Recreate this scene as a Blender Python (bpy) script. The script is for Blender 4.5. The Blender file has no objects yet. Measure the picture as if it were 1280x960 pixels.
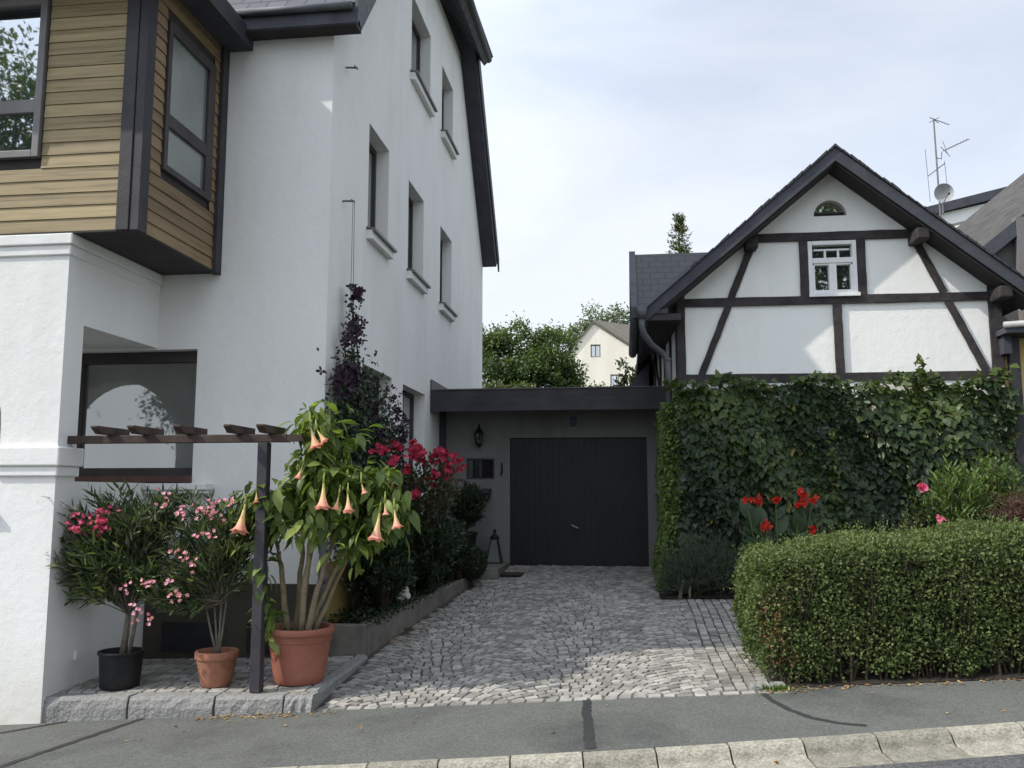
import bpy, math, random
import numpy as np
from mathutils import Vector
from mathutils.geometry import tessellate_polygon

random.seed(7)
RS = np.random.RandomState(11)
scene = bpy.context.scene
COL = scene.collection

# ------------------------------------------------------------------ materials
def new_mat(name):
    m = bpy.data.materials.new(name); m.use_nodes = True
    nt = m.node_tree; nt.nodes.clear()
    out = nt.nodes.new('ShaderNodeOutputMaterial')
    return m, nt, out

def N(nt, kind, **kw):
    n = nt.nodes.new(kind)
    for k, v in kw.items():
        if k in n.inputs: n.inputs[k].default_value = v
        else: setattr(n, k, v)
    return n

def ramp(nt, stops):
    r = nt.nodes.new('ShaderNodeValToRGB')
    el = r.color_ramp.elements
    while len(el) < len(stops): el.new(0.5)
    for e, (p, c) in zip(el, stops):
        e.position = p; e.color = (c[0], c[1], c[2], 1)
    return r

def surf(name, c1, c2, *a, speck=0.0, **k):
    m = _surf(name, c1, c2, *a, **k)
    if speck:
        nt = m.node_tree; L = nt.links; p = [n for n in nt.nodes if n.type == 'BSDF_PRINCIPLED'][0]; src = p.inputs['Base Color'].links[0].from_socket
        tc = [n for n in nt.nodes if n.type == 'TEX_COORD'][0]
        v = N(nt, 'ShaderNodeTexVoronoi', Scale=85.0); L.new(tc.outputs['Object'], v.inputs['Vector'])
        sx = N(nt, 'ShaderNodeSeparateColor'); L.new(v.outputs['Color'], sx.inputs[0])
        mr = N(nt, 'ShaderNodeMapRange'); mr.inputs['To Min'].default_value = 1-speck; mr.inputs['To Max'].default_value = 1+speck*1.3; L.new(sx.outputs[0], mr.inputs['Value'])
        mx = N(nt, 'ShaderNodeMix', data_type='RGBA', blend_type='MULTIPLY'); mx.inputs[0].default_value = 1
        L.new(src, mx.inputs[6]); L.new(mr.outputs[0], mx.inputs[7]); L.new(mx.outputs[2], p.inputs['Base Color'])
    return m

def _surf(name, c1, c2, scale=3.0, rough=0.85, bump=0.2, bscale=60.0, stretch=(1,1,1), spec=0.3, c3=None, bdist=0.01, metal=0.0, detail=6, attr=False):
    """two tone noisy surface with bump; attr multiplies in a per-face value 'rnd'"""
    m, nt, out = new_mat(name); L = nt.links
    tc = N(nt, 'ShaderNodeTexCoord')
    mp = N(nt, 'ShaderNodeMapping'); mp.inputs['Scale'].default_value = stretch
    L.new(tc.outputs['Object'], mp.inputs['Vector'])
    n1 = N(nt, 'ShaderNodeTexNoise', Scale=scale, Detail=detail, Roughness=0.62)
    L.new(mp.outputs[0], n1.inputs['Vector'])
    st = [(0.3, c1), (0.7, c2)] if c3 is None else [(0.28, c1), (0.5, c2), (0.72, c3)]
    r = ramp(nt, st); L.new(n1.outputs['Fac'], r.inputs['Fac'])
    n2 = N(nt, 'ShaderNodeTexNoise', Scale=bscale, Detail=4.0, Roughness=0.6)
    L.new(mp.outputs[0], n2.inputs['Vector'])
    b = N(nt, 'ShaderNodeBump', Strength=bump, Distance=bdist)
    L.new(n2.outputs['Fac'], b.inputs['Height'])
    p = N(nt, 'ShaderNodeBsdfPrincipled', Roughness=rough, Metallic=metal)
    p.inputs['Specular IOR Level'].default_value = spec
    col = r.outputs['Color']
    if attr:
        a = N(nt, 'ShaderNodeAttribute', attribute_name='rnd')
        mr = N(nt, 'ShaderNodeMapRange'); mr.inputs['To Min'].default_value = 0.62; mr.inputs['To Max'].default_value = 1.3
        L.new(a.outputs['Fac'], mr.inputs['Value'])
        mx = N(nt, 'ShaderNodeMix', data_type='RGBA', blend_type='MULTIPLY'); mx.inputs[0].default_value = 1
        L.new(col, mx.inputs[6]); L.new(mr.outputs[0], mx.inputs[7]); col = mx.outputs[2]
    L.new(col, p.inputs['Base Color']); L.new(b.outputs['Normal'], p.inputs['Normal'])
    L.new(p.outputs[0], out.inputs['Surface'])
    return m

def leafmat(name, stops, trans=0.25, rough=0.5, spec=0.35):
    m, nt, out = new_mat(name); L = nt.links
    a = N(nt, 'ShaderNodeAttribute', attribute_name='rnd')
    r = ramp(nt, stops); L.new(a.outputs['Fac'], r.inputs['Fac'])
    p = N(nt, 'ShaderNodeBsdfPrincipled', Roughness=rough)
    p.inputs['Specular IOR Level'].default_value = spec
    L.new(r.outputs[0], p.inputs['Base Color'])
    t = N(nt, 'ShaderNodeBsdfTranslucent')
    g = N(nt, 'ShaderNodeMix', data_type='RGBA', blend_type='MULTIPLY'); g.inputs[0].default_value = 1
    L.new(r.outputs[0], g.inputs[6]); g.inputs[7].default_value = (1.25, 1.3, 0.6, 1)
    L.new(g.outputs[2], t.inputs['Color'])
    mx = N(nt, 'ShaderNodeMixShader'); mx.inputs[0].default_value = trans
    L.new(p.outputs[0], mx.inputs[1]); L.new(t.outputs[0], mx.inputs[2])
    L.new(mx.outputs[0], out.inputs['Surface'])
    return m

def glass(name, col, rough=0.03, spec=0.6, wob=0.0015, mirror=.45):
    m, nt, out = new_mat(name); L = nt.links
    tc = N(nt, 'ShaderNodeTexCoord')
    n = N(nt, 'ShaderNodeTexNoise', Scale=2.2, Detail=1.0); L.new(tc.outputs['Object'], n.inputs['Vector'])
    b = N(nt, 'ShaderNodeBump', Strength=wob, Distance=0.3); L.new(n.outputs['Fac'], b.inputs['Height'])
    n2 = N(nt, 'ShaderNodeTexNoise', Scale=1.1, Detail=3.0); L.new(tc.outputs['Object'], n2.inputs['Vector'])
    r = ramp(nt, [(0.3, [c*0.7 for c in col]), (0.7, [c*1.25 for c in col])]); L.new(n2.outputs['Fac'], r.inputs['Fac'])
    p = N(nt, 'ShaderNodeBsdfPrincipled', Roughness=rough, IOR=1.7)
    p.inputs['Specular IOR Level'].default_value = spec
    L.new(r.outputs[0], p.inputs['Base Color']); L.new(b.outputs[0], p.inputs['Normal'])
    gl = N(nt, 'ShaderNodeBsdfGlossy', Roughness=0.015); gl.inputs['Color'].default_value = (.92, .95, .95, 1); L.new(b.outputs[0], gl.inputs['Normal'])
    ms = N(nt, 'ShaderNodeMixShader'); ms.inputs[0].default_value = mirror; L.new(p.outputs[0], ms.inputs[1]); L.new(gl.outputs[0], ms.inputs[2])
    L.new(ms.outputs[0], out.inputs['Surface'])
    return m

def slates(name, c1, c2, axis_scale):
    """dark slate / tile covering: brick pattern on object coordinates"""
    m, nt, out = new_mat(name); L = nt.links
    tc = N(nt, 'ShaderNodeTexCoord'); mp = N(nt, 'ShaderNodeMapping'); mp.inputs['Rotation'].default_value = axis_scale
    L.new(tc.outputs['Object'], mp.inputs['Vector'])
    br = N(nt, 'ShaderNodeTexBrick', Scale=1.0); br.inputs['Color1'].default_value = (*c1, 1); br.inputs['Color2'].default_value = (*c2, 1)
    br.inputs['Mortar'].default_value = (c1[0]*.35, c1[1]*.35, c1[2]*.35, 1)
    br.inputs['Mortar Size'].default_value = 0.012; br.inputs['Brick Width'].default_value = 0.24; br.inputs['Row Height'].default_value = 0.17
    L.new(mp.outputs[0], br.inputs['Vector'])
    b = N(nt, 'ShaderNodeBump', Strength=0.5, Distance=0.02, invert=True); L.new(br.outputs['Fac'], b.inputs['Height'])
    p = N(nt, 'ShaderNodeBsdfPrincipled', Roughness=0.6); L.new(br.outputs['Color'], p.inputs['Base Color']); L.new(b.outputs[0], p.inputs['Normal'])
    L.new(p.outputs[0], out.inputs['Surface'])
    return m

def plaster(name, base, dirt, zdirt=None, rough=0.9):
    m, nt, out = new_mat(name); L = nt.links
    tc = N(nt, 'ShaderNodeTexCoord')
    n1 = N(nt, 'ShaderNodeTexNoise', Scale=0.55, Detail=5.0, Roughness=0.6); L.new(tc.outputs['Object'], n1.inputs['Vector'])
    mp = N(nt, 'ShaderNodeMapping'); mp.inputs['Scale'].default_value = (2.2, 2.2, 0.35); L.new(tc.outputs['Object'], mp.inputs['Vector'])
    n3 = N(nt, 'ShaderNodeTexNoise', Scale=1.0, Detail=4.0, Roughness=0.65); L.new(mp.outputs[0], n3.inputs['Vector'])
    ad = N(nt, 'ShaderNodeMath', operation='MULTIPLY'); L.new(n1.outputs['Fac'], ad.inputs[0]); L.new(n3.outputs['Fac'], ad.inputs[1])
    r = ramp(nt, [(0.12, dirt), (0.28, base)]); L.new(ad.outputs[0], r.inputs['Fac'])
    sx = N(nt, 'ShaderNodeSeparateXYZ'); L.new(tc.outputs['Object'], sx.inputs[0])
    mz = N(nt, 'ShaderNodeMapRange'); mz.inputs['From Min'].default_value = -.55; mz.inputs['From Max'].default_value = .25; mz.inputs['To Min'].default_value = .75; mz.inputs['To Max'].default_value = 0; L.new(sx.outputs['Z'], mz.inputs['Value'])
    nd = N(nt, 'ShaderNodeTexNoise', Scale=4.0, Detail=7.0, Roughness=0.7); L.new(tc.outputs['Object'], nd.inputs['Vector'])
    mm = N(nt, 'ShaderNodeMath', operation='MULTIPLY'); L.new(mz.outputs[0], mm.inputs[0]); L.new(nd.outputs['Fac'], mm.inputs[1])
    md = N(nt, 'ShaderNodeMix', data_type='RGBA'); L.new(mm.outputs[0], md.inputs[0]); L.new(r.outputs[0], md.inputs[6]); md.inputs[7].default_value = (base[0]*.55, base[1]*.5, base[2]*.38, 1)
    n2 = N(nt, 'ShaderNodeTexNoise', Scale=9.0, Detail=8.0, Roughness=0.7); L.new(tc.outputs['Object'], n2.inputs['Vector'])
    b = N(nt, 'ShaderNodeBump', Strength=0.28, Distance=0.03); L.new(n2.outputs['Fac'], b.inputs['Height'])
    p = N(nt, 'ShaderNodeBsdfPrincipled', Roughness=rough); p.inputs['Specular IOR Level'].default_value = 0.15
    L.new(md.outputs[2], p.inputs['Base Color']); L.new(b.outputs[0], p.inputs['Normal']); L.new(p.outputs[0], out.inputs['Surface'])
    return m

def woodgrain(name, ca, cb, cc, along='X'):
    """weathered boards: streaks along the board, tone per board from face attribute"""
    m, nt, out = new_mat(name); L = nt.links
    tc = N(nt, 'ShaderNodeTexCoord'); mp = N(nt, 'ShaderNodeMapping')
    mp.inputs['Scale'].default_value = {'X': (1.2, 1.2, 26), 'Y': (1.2, 1.2, 26), 'Z': (22, 22, 1.3)}[along]
    L.new(tc.outputs['Object'], mp.inputs['Vector'])
    a = N(nt, 'ShaderNodeAttribute', attribute_name='rnd')
    ad = N(nt, 'ShaderNodeVectorMath', operation='ADD')
    ml = N(nt, 'ShaderNodeMath', operation='MULTIPLY'); ml.inputs[1].default_value = 40; L.new(a.outputs['Fac'], ml.inputs[0])
    L.new(mp.outputs[0], ad.inputs[0]); L.new(ml.outputs[0], ad.inputs[1])
    n1 = N(nt, 'ShaderNodeTexNoise', Scale=1.0, Detail=8.0, Roughness=0.62); L.new(ad.outputs[0], n1.inputs['Vector'])
    r = ramp(nt, [(0.27, ca), (0.45, cb), (0.72, cc)]); L.new(n1.outputs['Fac'], r.inputs['Fac'])
    mr = N(nt, 'ShaderNodeMapRange'); mr.inputs['To Min'].default_value = 0.78; mr.inputs['To Max'].default_value = 1.08; L.new(a.outputs['Fac'], mr.inputs['Value'])
    mx = N(nt, 'ShaderNodeMix', data_type='RGBA', blend_type='MULTIPLY'); mx.inputs[0].default_value = 1
    L.new(r.outputs[0], mx.inputs[6]); L.new(mr.outputs[0], mx.inputs[7])
    b = N(nt, 'ShaderNodeBump', Strength=0.25, Distance=0.01); L.new(n1.outputs['Fac'], b.inputs['Height'])
    p = N(nt, 'ShaderNodeBsdfPrincipled', Roughness=0.7); L.new(mx.outputs[2], p.inputs['Base Color']); L.new(b.outputs[0], p.inputs['Normal'])
    L.new(p.outputs[0], out.inputs['Surface'])
    return m

M = {}
M['white'] = plaster('white_plaster', (0.80, 0.80, 0.78), (0.735, 0.735, 0.71))
M['white_timber'] = plaster('white_infill', (0.82, 0.82, 0.79), (0.75, 0.75, 0.715))
M['yellow'] = plaster('yellow_plinth', (0.24, 0.18, 0.065), (0.15, 0.12, 0.05))
M['base_shade'] = plaster('base_plaster_shade', (0.075, 0.068, 0.055), (0.045, 0.042, 0.036))  # front wall base, shade behind the potted plants painted into the colour
M['greywall'] = plaster('grey_garage_wall', (0.19, 0.19, 0.182), (0.14, 0.14, 0.134))
M['cream'] = plaster('cream_plaster', (0.84, 0.79, 0.69), (0.77, 0.72, 0.62))
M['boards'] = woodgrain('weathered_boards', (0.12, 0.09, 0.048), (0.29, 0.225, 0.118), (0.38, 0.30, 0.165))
M['boards_shaded'] = woodgrain('weathered_boards_shaded', (0.09, 0.06, 0.035), (0.22, 0.15, 0.08), (0.29, 0.205, 0.11), 'Y')  # darker copy of the front boards, shade put into the colour
M['darkwood'] = surf('dark_stained_wood', (0.030, 0.028, 0.033), (0.056, 0.053, 0.060), 3, 0.6, 0.3, 30, (1,1,1))
M['darkframe'] = surf('brown_window_frame', (0.042, 0.036, 0.037), (0.066, 0.057, 0.058), 3, 0.5, 0.1, 40)
M['greyframe'] = surf('grey_window_frame', (0.15, 0.14, 0.14), (0.2, 0.19, 0.19), 3, 0.5, 0.1, 40)
M['timber'] = surf('black_timber', (0.022, 0.019, 0.020), (0.056, 0.049, 0.048), 5, 0.75, 0.5, 14, (1,1,1), bdist=0.02)
M['pergolawood'] = surf('pergola_wood', (0.035, 0.024, 0.02), (0.085, 0.058, 0.047), 4, 0.7, 0.4, 25)
M['soffit'] = surf('soffit_boards', (0.035, 0.030, 0.030), (0.058, 0.05, 0.05), 3, 0.8, 0.3, 20)
M['sillwood'] = surf('red_brown_sill', (0.07, 0.035, 0.028), (0.11, 0.06, 0.05), 4, 0.6, 0.2, 30)
M['slate'] = slates('roof_slate', (0.05, 0.053, 0.065), (0.075, 0.08, 0.095), (0, 0, 0))
M['slate_v'] = slates('verge_slate', (0.05, 0.053, 0.062), (0.085, 0.09, 0.10), (math.pi/2, 0, math.pi/2))
M['roofdark'] = surf('dark_roof_edge', (0.040, 0.041, 0.052), (0.070, 0.072, 0.087), 4, 0.6, 0.3, 25)
M['rooftile'] = slates('timber_house_tiles', (0.028, 0.028, 0.032), (0.036, 0.036, 0.041), (0, 0, 0))
M['zinc'] = surf('zinc_gutter', (0.085, 0.088, 0.095), (0.14, 0.145, 0.155), 5, 0.62, 0.08, 30, metal=0.2)
M['whitepaint'] = surf('white_window_paint', (0.68, 0.68, 0.67), (0.78, 0.78, 0.76), 8, 0.45, 0.05, 40)
M['glassdark'] = glass('dark_glass', (0.035, 0.04, 0.042), mirror=.42)
M['glassdim'] = glass('dim_glass', (0.02, 0.022, 0.024), spec=.3, mirror=.03)
M['glassgrey'] = glass('curtained_glass', (0.15, 0.155, 0.145), spec=0.5, mirror=.10)
M['glassgable'] = glass('gable_glass', (0.07, 0.08, 0.085), spec=0.6, mirror=.35)
M['glasspale'] = glass('pale_curtained_glass', (0.17, 0.19, 0.175), mirror=.12)
M['door'] = surf('black_garage_door', (0.010, 0.0095, 0.0105), (0.017, 0.016, 0.017), 2.5, 0.5, 0.15, 18)
M['metal'] = surf('brushed_metal', (0.45, 0.45, 0.45), (0.6, 0.6, 0.6), 10, 0.35, 0.05, 60, metal=0.8)
M['wire'] = surf('dark_wire', (0.12, 0.12, 0.12), (0.2, 0.2, 0.2), 10, 0.5, 0.05, 60, metal=0.4)
M['iron'] = surf('black_iron', (0.012, 0.012, 0.014), (0.022, 0.022, 0.025), 10, 0.5, 0.1, 60, metal=0.3)
M['asphalt'] = surf('asphalt', (0.058, 0.061, 0.058), (0.104, 0.107, 0.098), .8, 0.92, 0.6, 190, bdist=0.006, c3=(0.084, 0.090, 0.081), detail=10, speck=.24)
M['asphalt_road'] = surf('asphalt_road', (0.065, 0.066, 0.068), (0.09, 0.09, 0.09), 2.0, 0.92, 0.6, 170, bdist=0.006, detail=10, speck=.45)
M['tar'] = surf('tar_seam', (0.022, 0.022, 0.023), (0.04, 0.04, 0.04), 6, 0.85, 0.6, 90)
M['concrete'] = surf('kerb_concrete', (0.20, 0.185, 0.15), (0.30, 0.285, 0.235), 9, 0.9, 0.6, 90, c3=(0.34, 0.32, 0.265), bdist=0.006, speck=.25)
def per_object(m, lo, hi):
    nt = m.node_tree; L = nt.links; p = [n for n in nt.nodes if n.type == 'BSDF_PRINCIPLED'][0]; src = p.inputs['Base Color'].links[0].from_socket
    oi = N(nt, 'ShaderNodeObjectInfo'); mr = N(nt, 'ShaderNodeMapRange'); mr.inputs['To Min'].default_value = lo; mr.inputs['To Max'].default_value = hi; L.new(oi.outputs['Random'], mr.inputs['Value'])
    mx = N(nt, 'ShaderNodeMix', data_type='RGBA', blend_type='MULTIPLY'); mx.inputs[0].default_value = 1; L.new(src, mx.inputs[6]); L.new(mr.outputs[0], mx.inputs[7]); L.new(mx.outputs[2], p.inputs['Base Color'])
per_object(M['concrete'], .66, .96)
M['granite'] = surf('granite_kerb', (0.13, 0.13, 0.125), (0.26, 0.26, 0.25), 28, 0.85, 0.9, 22, c3=(0.2, 0.2, 0.19), bdist=0.03)
M['setts'] = surf('granite_setts', (0.20, 0.193, 0.178), (0.36, 0.345, 0.312), 6, 0.78, 0.8, 70, bdist=0.008, attr=True)
M['soil'] = surf('dark_soil', (0.016, 0.013, 0.010), (0.04, 0.033, 0.025), 9, 1.0, 0.8, 60, bdist=0.02)
M['joint'] = surf('joint_earth', (0.035, 0.034, 0.03), (0.075, 0.07, 0.058), 9, 1.0, 0.5, 60, c3=(0.055, 0.06, 0.036))
M['grass'] = surf('rough_grass', (0.03, 0.045, 0.015), (0.06, 0.08, 0.03), 2, 1.0, 0.8, 40, bdist=0.03)
M['bedwall'] = surf('bed_concrete', (0.11, 0.105, 0.09), (0.20, 0.19, 0.165), 5, 0.92, 0.5, 50, bdist=0.01)
M['terracotta'] = surf('terracotta', (0.19, 0.072, 0.042), (0.33, 0.15, 0.095), 7, 0.8, 0.25, 60, c3=(0.26, 0.11, 0.068))
M['terracotta_plastic'] = surf('terracotta_pot', (0.24, 0.085, 0.058), (0.31, 0.125, 0.085), 4, 0.62, 0.1, 60)
M['blackpot'] = surf('black_plastic', (0.008, 0.008, 0.009), (0.016, 0.016, 0.017), 5, 0.5, 0.1, 40)
M['stem_grey'] = surf('grey_bark', (0.10, 0.09, 0.07), (0.2, 0.18, 0.14), 12, 0.9, 0.5, 60)
M['stem_tan'] = surf('tan_bark', (0.17, 0.135, 0.08), (0.30, 0.25, 0.165), 14, 0.85, 0.5, 50)
M['stem_green'] = surf('green_stem', (0.05, 0.075, 0.02), (0.09, 0.12, 0.04), 12, 0.7, 0.2, 50)
M['stem_dark'] = surf('dark_stem', (0.03, 0.022, 0.015), (0.06, 0.045, 0.03), 12, 0.9, 0.4, 50)
M['trunk'] = surf('tree_bark', (0.035, 0.027, 0.02), (0.08, 0.065, 0.05), 6, 0.95, 0.8, 18, bdist=0.03)
M['whitestone'] = surf('white_stone', (0.4, 0.39, 0.36), (0.6, 0.59, 0.55), 5, 0.85, 0.6, 20, bdist=0.02)
M['blueplate'] = surf('blue_enamel', (0.012, 0.016, 0.06), (0.02, 0.025, 0.085), 5, 0.35, 0.02, 20)
M['mat'] = surf('door_mat', (0.03, 0.025, 0.02), (0.05, 0.042, 0.035), 20, 1.0, 0.8, 150)
M['greymetal'] = surf('pale_grey_metal', (0.3, 0.3, 0.3), (0.42, 0.42, 0.42), 6, 0.5, 0.05, 60)
M['corrug'] = surf('fibre_cement_roof', (0.05, 0.05, 0.05), (0.10, 0.098, 0.095), 4, 0.95, 0.3, 40, stretch=(1, 1, 1))
M['tancream'] = surf('yellow_ochre_wall', (0.5, 0.36, 0.14), (0.6, 0.45, 0.2), 2, 0.9, 0.2, 30)
M['cladgrey'] = surf('grey_cladding', (0.07, 0.07, 0.068), (0.11, 0.11, 0.105), 3, 0.8, 0.2, 20)
M['roof_far'] = surf('faded_brown_roof', (0.13, 0.115, 0.09), (0.2, 0.18, 0.145), 3, 0.9, 0.3, 12)

G = lambda *s: s
M['hedge_leaf'] = leafmat('hedge_leaf', [(0, (0.036, 0.056, 0.020)), (0.5, (0.086, 0.122, 0.040)), (0.9, (0.145, 0.185, 0.066)), (0.955, (0.17, 0.185, 0.075)), (1, (0.20, 0.115, 0.055))], 0.25, 0.6, .2)
M['ivy_leaf'] = leafmat('ivy_leaf', [(0, (0.016, 0.030, 0.012)), (0.55, (0.040, 0.068, 0.024)), (.985, (0.095, 0.135, 0.035)), (1, (0.24, 0.22, 0.06))], 0.3, 0.42)
M['side_leaf'] = leafmat('side_creeper_leaf', [(0, (0.045, 0.075, 0.018)), (0.6, (0.115, 0.175, 0.04)), (1, (0.19, 0.26, 0.07))], 0.3, 0.5)
M['lav_leaf'] = leafmat('lavender_leaf', [(0, (0.06, 0.085, 0.06)), (1, (0.14, 0.18, 0.125))], 0.3, 0.7)
M['ole_leaf'] = leafmat('oleander_leaf', [(0, (0.026, 0.046, 0.02)), (0.6, (0.066, 0.102, 0.038)), (1, (0.19, 0.23, 0.10))], 0.28, 0.38)
M['brug_leaf'] = leafmat('trumpet_leaf', [(0, (0.06, 0.10, 0.024)), (0.6, (0.16, 0.23, 0.055)), (1, (0.30, 0.36, 0.11))], 0.45, 0.42)
M['brug_flower'] = None
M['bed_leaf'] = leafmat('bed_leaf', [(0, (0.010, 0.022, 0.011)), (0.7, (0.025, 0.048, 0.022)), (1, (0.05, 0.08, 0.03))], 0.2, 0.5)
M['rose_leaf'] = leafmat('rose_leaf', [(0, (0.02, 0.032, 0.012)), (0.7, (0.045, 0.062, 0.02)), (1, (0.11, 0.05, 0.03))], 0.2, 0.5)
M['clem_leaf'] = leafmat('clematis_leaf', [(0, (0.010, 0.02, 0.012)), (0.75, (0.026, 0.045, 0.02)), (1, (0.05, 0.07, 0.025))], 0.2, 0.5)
M['purple_flower'] = leafmat('purple_clematis_flower', [(0, (0.018, 0.007, 0.02)), (0.7, (0.04, 0.015, 0.042)), (1, (0.07, 0.03, 0.065))], 0.25, 0.6)
M['red_flower'] = leafmat('red_flower', [(0, (0.24, 0.008, 0.03)), (0.7, (0.44, 0.018, 0.06)), (1, (0.56, 0.06, 0.12))], 0.3, 0.6)
M['canna_flower'] = leafmat('canna_flower', [(0, (0.4, 0.01, 0.01)), (1, (0.75, 0.045, 0.02))], 0.3, 0.6)
M['pink_flower'] = leafmat('pink_flower', [(0, (0.58, 0.18, 0.26)), (0.6, (0.78, 0.34, 0.42)), (1, (0.86, 0.56, 0.6))], 0.3, 0.6)
M['magenta_flower'] = leafmat('magenta_flower', [(0, (0.38, 0.02, 0.08)), (0.7, (0.58, 0.06, 0.16)), (1, (0.7, 0.16, 0.25))], 0.3, 0.6)
M['rose_pink'] = leafmat('rose_pink', [(0, (0.65, 0.06, 0.2)), (1, (0.9, 0.3, 0.42))], 0.3, 0.6)
M['canna_leaf'] = leafmat('canna_leaf', [(0, (0.018, 0.042, 0.015)), (1, (0.042, 0.078, 0.026))], 0.3, 0.4)
M['lily_leaf'] = leafmat('lily_leaf', [(0, (0.05, 0.095, 0.022)), (0.6, (0.10, 0.17, 0.04)), (1, (0.18, 0.24, 0.07))], 0.35, 0.45)
M['maple_leaf'] = leafmat('red_maple_leaf', [(0, (0.055, 0.02, 0.018)), (0.6, (0.12, 0.05, 0.042)), (1, (0.18, 0.095, 0.07))], 0.3, 0.6)
M['tree_leaf'] = leafmat('tree_leaf', [(0, (0.03, 0.055, 0.02)), (0.6, (0.075, 0.12, 0.036)), (1, (0.14, 0.18, 0.055))], 0.35, 0.5)
M['tree_leaf_light'] = leafmat('tree_leaf_light', [(0, (0.035, 0.06, 0.02)), (0.6, (0.075, 0.105, 0.035)), (1, (0.13, 0.15, 0.055))], 0.3, 0.55)
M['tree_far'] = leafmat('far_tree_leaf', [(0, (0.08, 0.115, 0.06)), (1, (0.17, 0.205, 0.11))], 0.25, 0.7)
M['conifer_leaf'] = leafmat('conifer_leaf', [(0, (0.04, 0.065, 0.018)), (0.6, (0.085, 0.11, 0.03)), (1, (0.17, 0.18, 0.06))], 0.2, 0.7)
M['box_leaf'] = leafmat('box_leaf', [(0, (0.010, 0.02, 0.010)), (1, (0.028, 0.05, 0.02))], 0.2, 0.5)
M['litter'] = leafmat('dry_leaf', [(0, (0.16, 0.085, 0.03)), (0.6, (0.34, 0.21, 0.08)), (1, (0.5, 0.38, 0.2))], 0.1, 0.8)

def trumpet_mat():
    m, nt, out = new_mat('peach_trumpet'); L = nt.links
    a = N(nt, 'ShaderNodeAttribute', attribute_name='rnd')
    r = ramp(nt, [(0, (0.42, 0.46, 0.12)), (0.35, (0.80, 0.66, 0.32)), (0.75, (0.88, 0.55, 0.34)), (1, (0.88, 0.36, 0.28))])
    L.new(a.outputs['Fac'], r.inputs['Fac'])
    p = N(nt, 'ShaderNodeBsdfPrincipled', Roughness=0.6); L.new(r.outputs[0], p.inputs['Base Color'])
    t = N(nt, 'ShaderNodeBsdfTranslucent'); L.new(r.outputs[0], t.inputs['Color'])
    mx = N(nt, 'ShaderNodeMixShader'); mx.inputs[0].default_value = 0.4
    L.new(p.outputs[0], mx.inputs[1]); L.new(t.outputs[0], mx.inputs[2]); L.new(mx.outputs[0], out.inputs['Surface'])
    return m
M['brug_flower'] = trumpet_mat()

# ------------------------------------------------------------------ mesh builder
class MB:
    def __init__(s): s.v = []; s.f = []; s.r = []; s.chunks = []
    def add(s, vs, fs, r=0.5):
        o = len(s.v); s.v += [tuple(p) for p in vs]
        for f in fs: s.f.append(tuple(i + o for i in f)); s.r.append(r)
        return s
    def box(s, x0, x1, y0, y1, z0, z1, r=None):
        r = random.random() if r is None else r
        vs = [(x, y, z) for z in (z0, z1) for y in (y0, y1) for x in (x0, x1)]
        return s.add(vs, [(0,2,3,1), (4,5,7,6), (0,1,5,4), (2,6,7,3), (0,4,6,2), (1,3,7,5)], r)
    def beam(s, p0, p1, w, h, up=(0,0,1), r=None):
        p0, p1, up = Vector(p0), Vector(p1), Vector(up)
        d = (p1 - p0).normalized(); sd = d.cross(up).normalized(); u = sd.cross(d).normalized()
        vs = []
        for p in (p0, p1):
            for a, b in ((-1,-1), (1,-1), (1,1), (-1,1)): vs.append(p + sd*(a*w/2) + u*(b*h/2))
        return s.add(vs, [(0,1,2,3), (7,6,5,4), (0,4,5,1), (1,5,6,2), (2,6,7,3), (3,7,4,0)], random.random() if r is None else r)
    def prism(s, poly, off, r=0.5):
        n = len(poly); a = [Vector(p) for p in poly]; b = [p + Vector(off) for p in a]
        s.add(a + b, [tuple(range(n)), tuple(range(2*n-1, n-1, -1))] + [(i, i+n, (i+1)%n+n, (i+1)%n) for i in range(n)], r)
        return s
    def tube(s, pts, rad, n=8, r=0.5, cap=True):
        pts = [Vector(p) for p in pts]; m = len(pts)
        rad = list(rad) if hasattr(rad, '__len__') else [rad]*m
        ref = Vector((0.31, 0.87, 0.38)); vs = []; prev = None
        for i, p in enumerate(pts):
            t = (pts[min(i+1, m-1)] - pts[max(i-1, 0)]).normalized()
            a = (prev - t*prev.dot(t)) if prev is not None else t.cross(ref)
            if a.length < 1e-6: a = t.orthogonal()
            a.normalize(); prev = a; b = t.cross(a)
            for k in range(n):
                an = 2*math.pi*k/n; vs.append(p + (a*math.cos(an) + b*math.sin(an))*rad[i])
        fs = [(i*n+k, i*n+(k+1)%n, (i+1)*n+(k+1)%n, (i+1)*n+k) for i in range(m-1) for k in range(n)]
        if cap: fs += [tuple(range(n-1, -1, -1)), tuple(range((m-1)*n, m*n))]
        return s.add(vs, fs, r)
    def lathe(s, prof, c=(0,0,0), n=32, r=0.5, wob=0.0):
        vs = []
        for (rr, z) in prof:
            for k in range(n):
                a = 2*math.pi*k/n; vs.append((c[0]+rr*math.cos(a)*(1+wob*math.sin(3*a)), c[1]+rr*math.sin(a), c[2]+z))
        m = len(prof)
        return s.add(vs, [(i*n+k, i*n+(k+1)%n, (i+1)*n+(k+1)%n, (i+1)*n+k) for i in range(m-1) for k in range(n)], r)
    def wall(s, outer, holes, to3, depth=None, r=0.5):
        """planar wall with holes; to3 maps (u,v) to 3D; depth = reveal vector"""
        loops = [outer] + holes
        allp = [p for l in loops for p in l]
        tris = tessellate_polygon([[Vector((p[0], p[1], 0)) for p in l] for l in loops])
        s.add([to3(*p) for p in allp], [tuple(t) for t in tris], r)
        if depth is not None:
            d = Vector(depth)
            for h in holes:
                a = [Vector(to3(*p)) for p in h]; n = len(a)
                s.add(a + [p + d for p in a], [(i, (i+1) % n, (i+1) % n + n, i+n) for i in range(n)], r)
        return s

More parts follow.
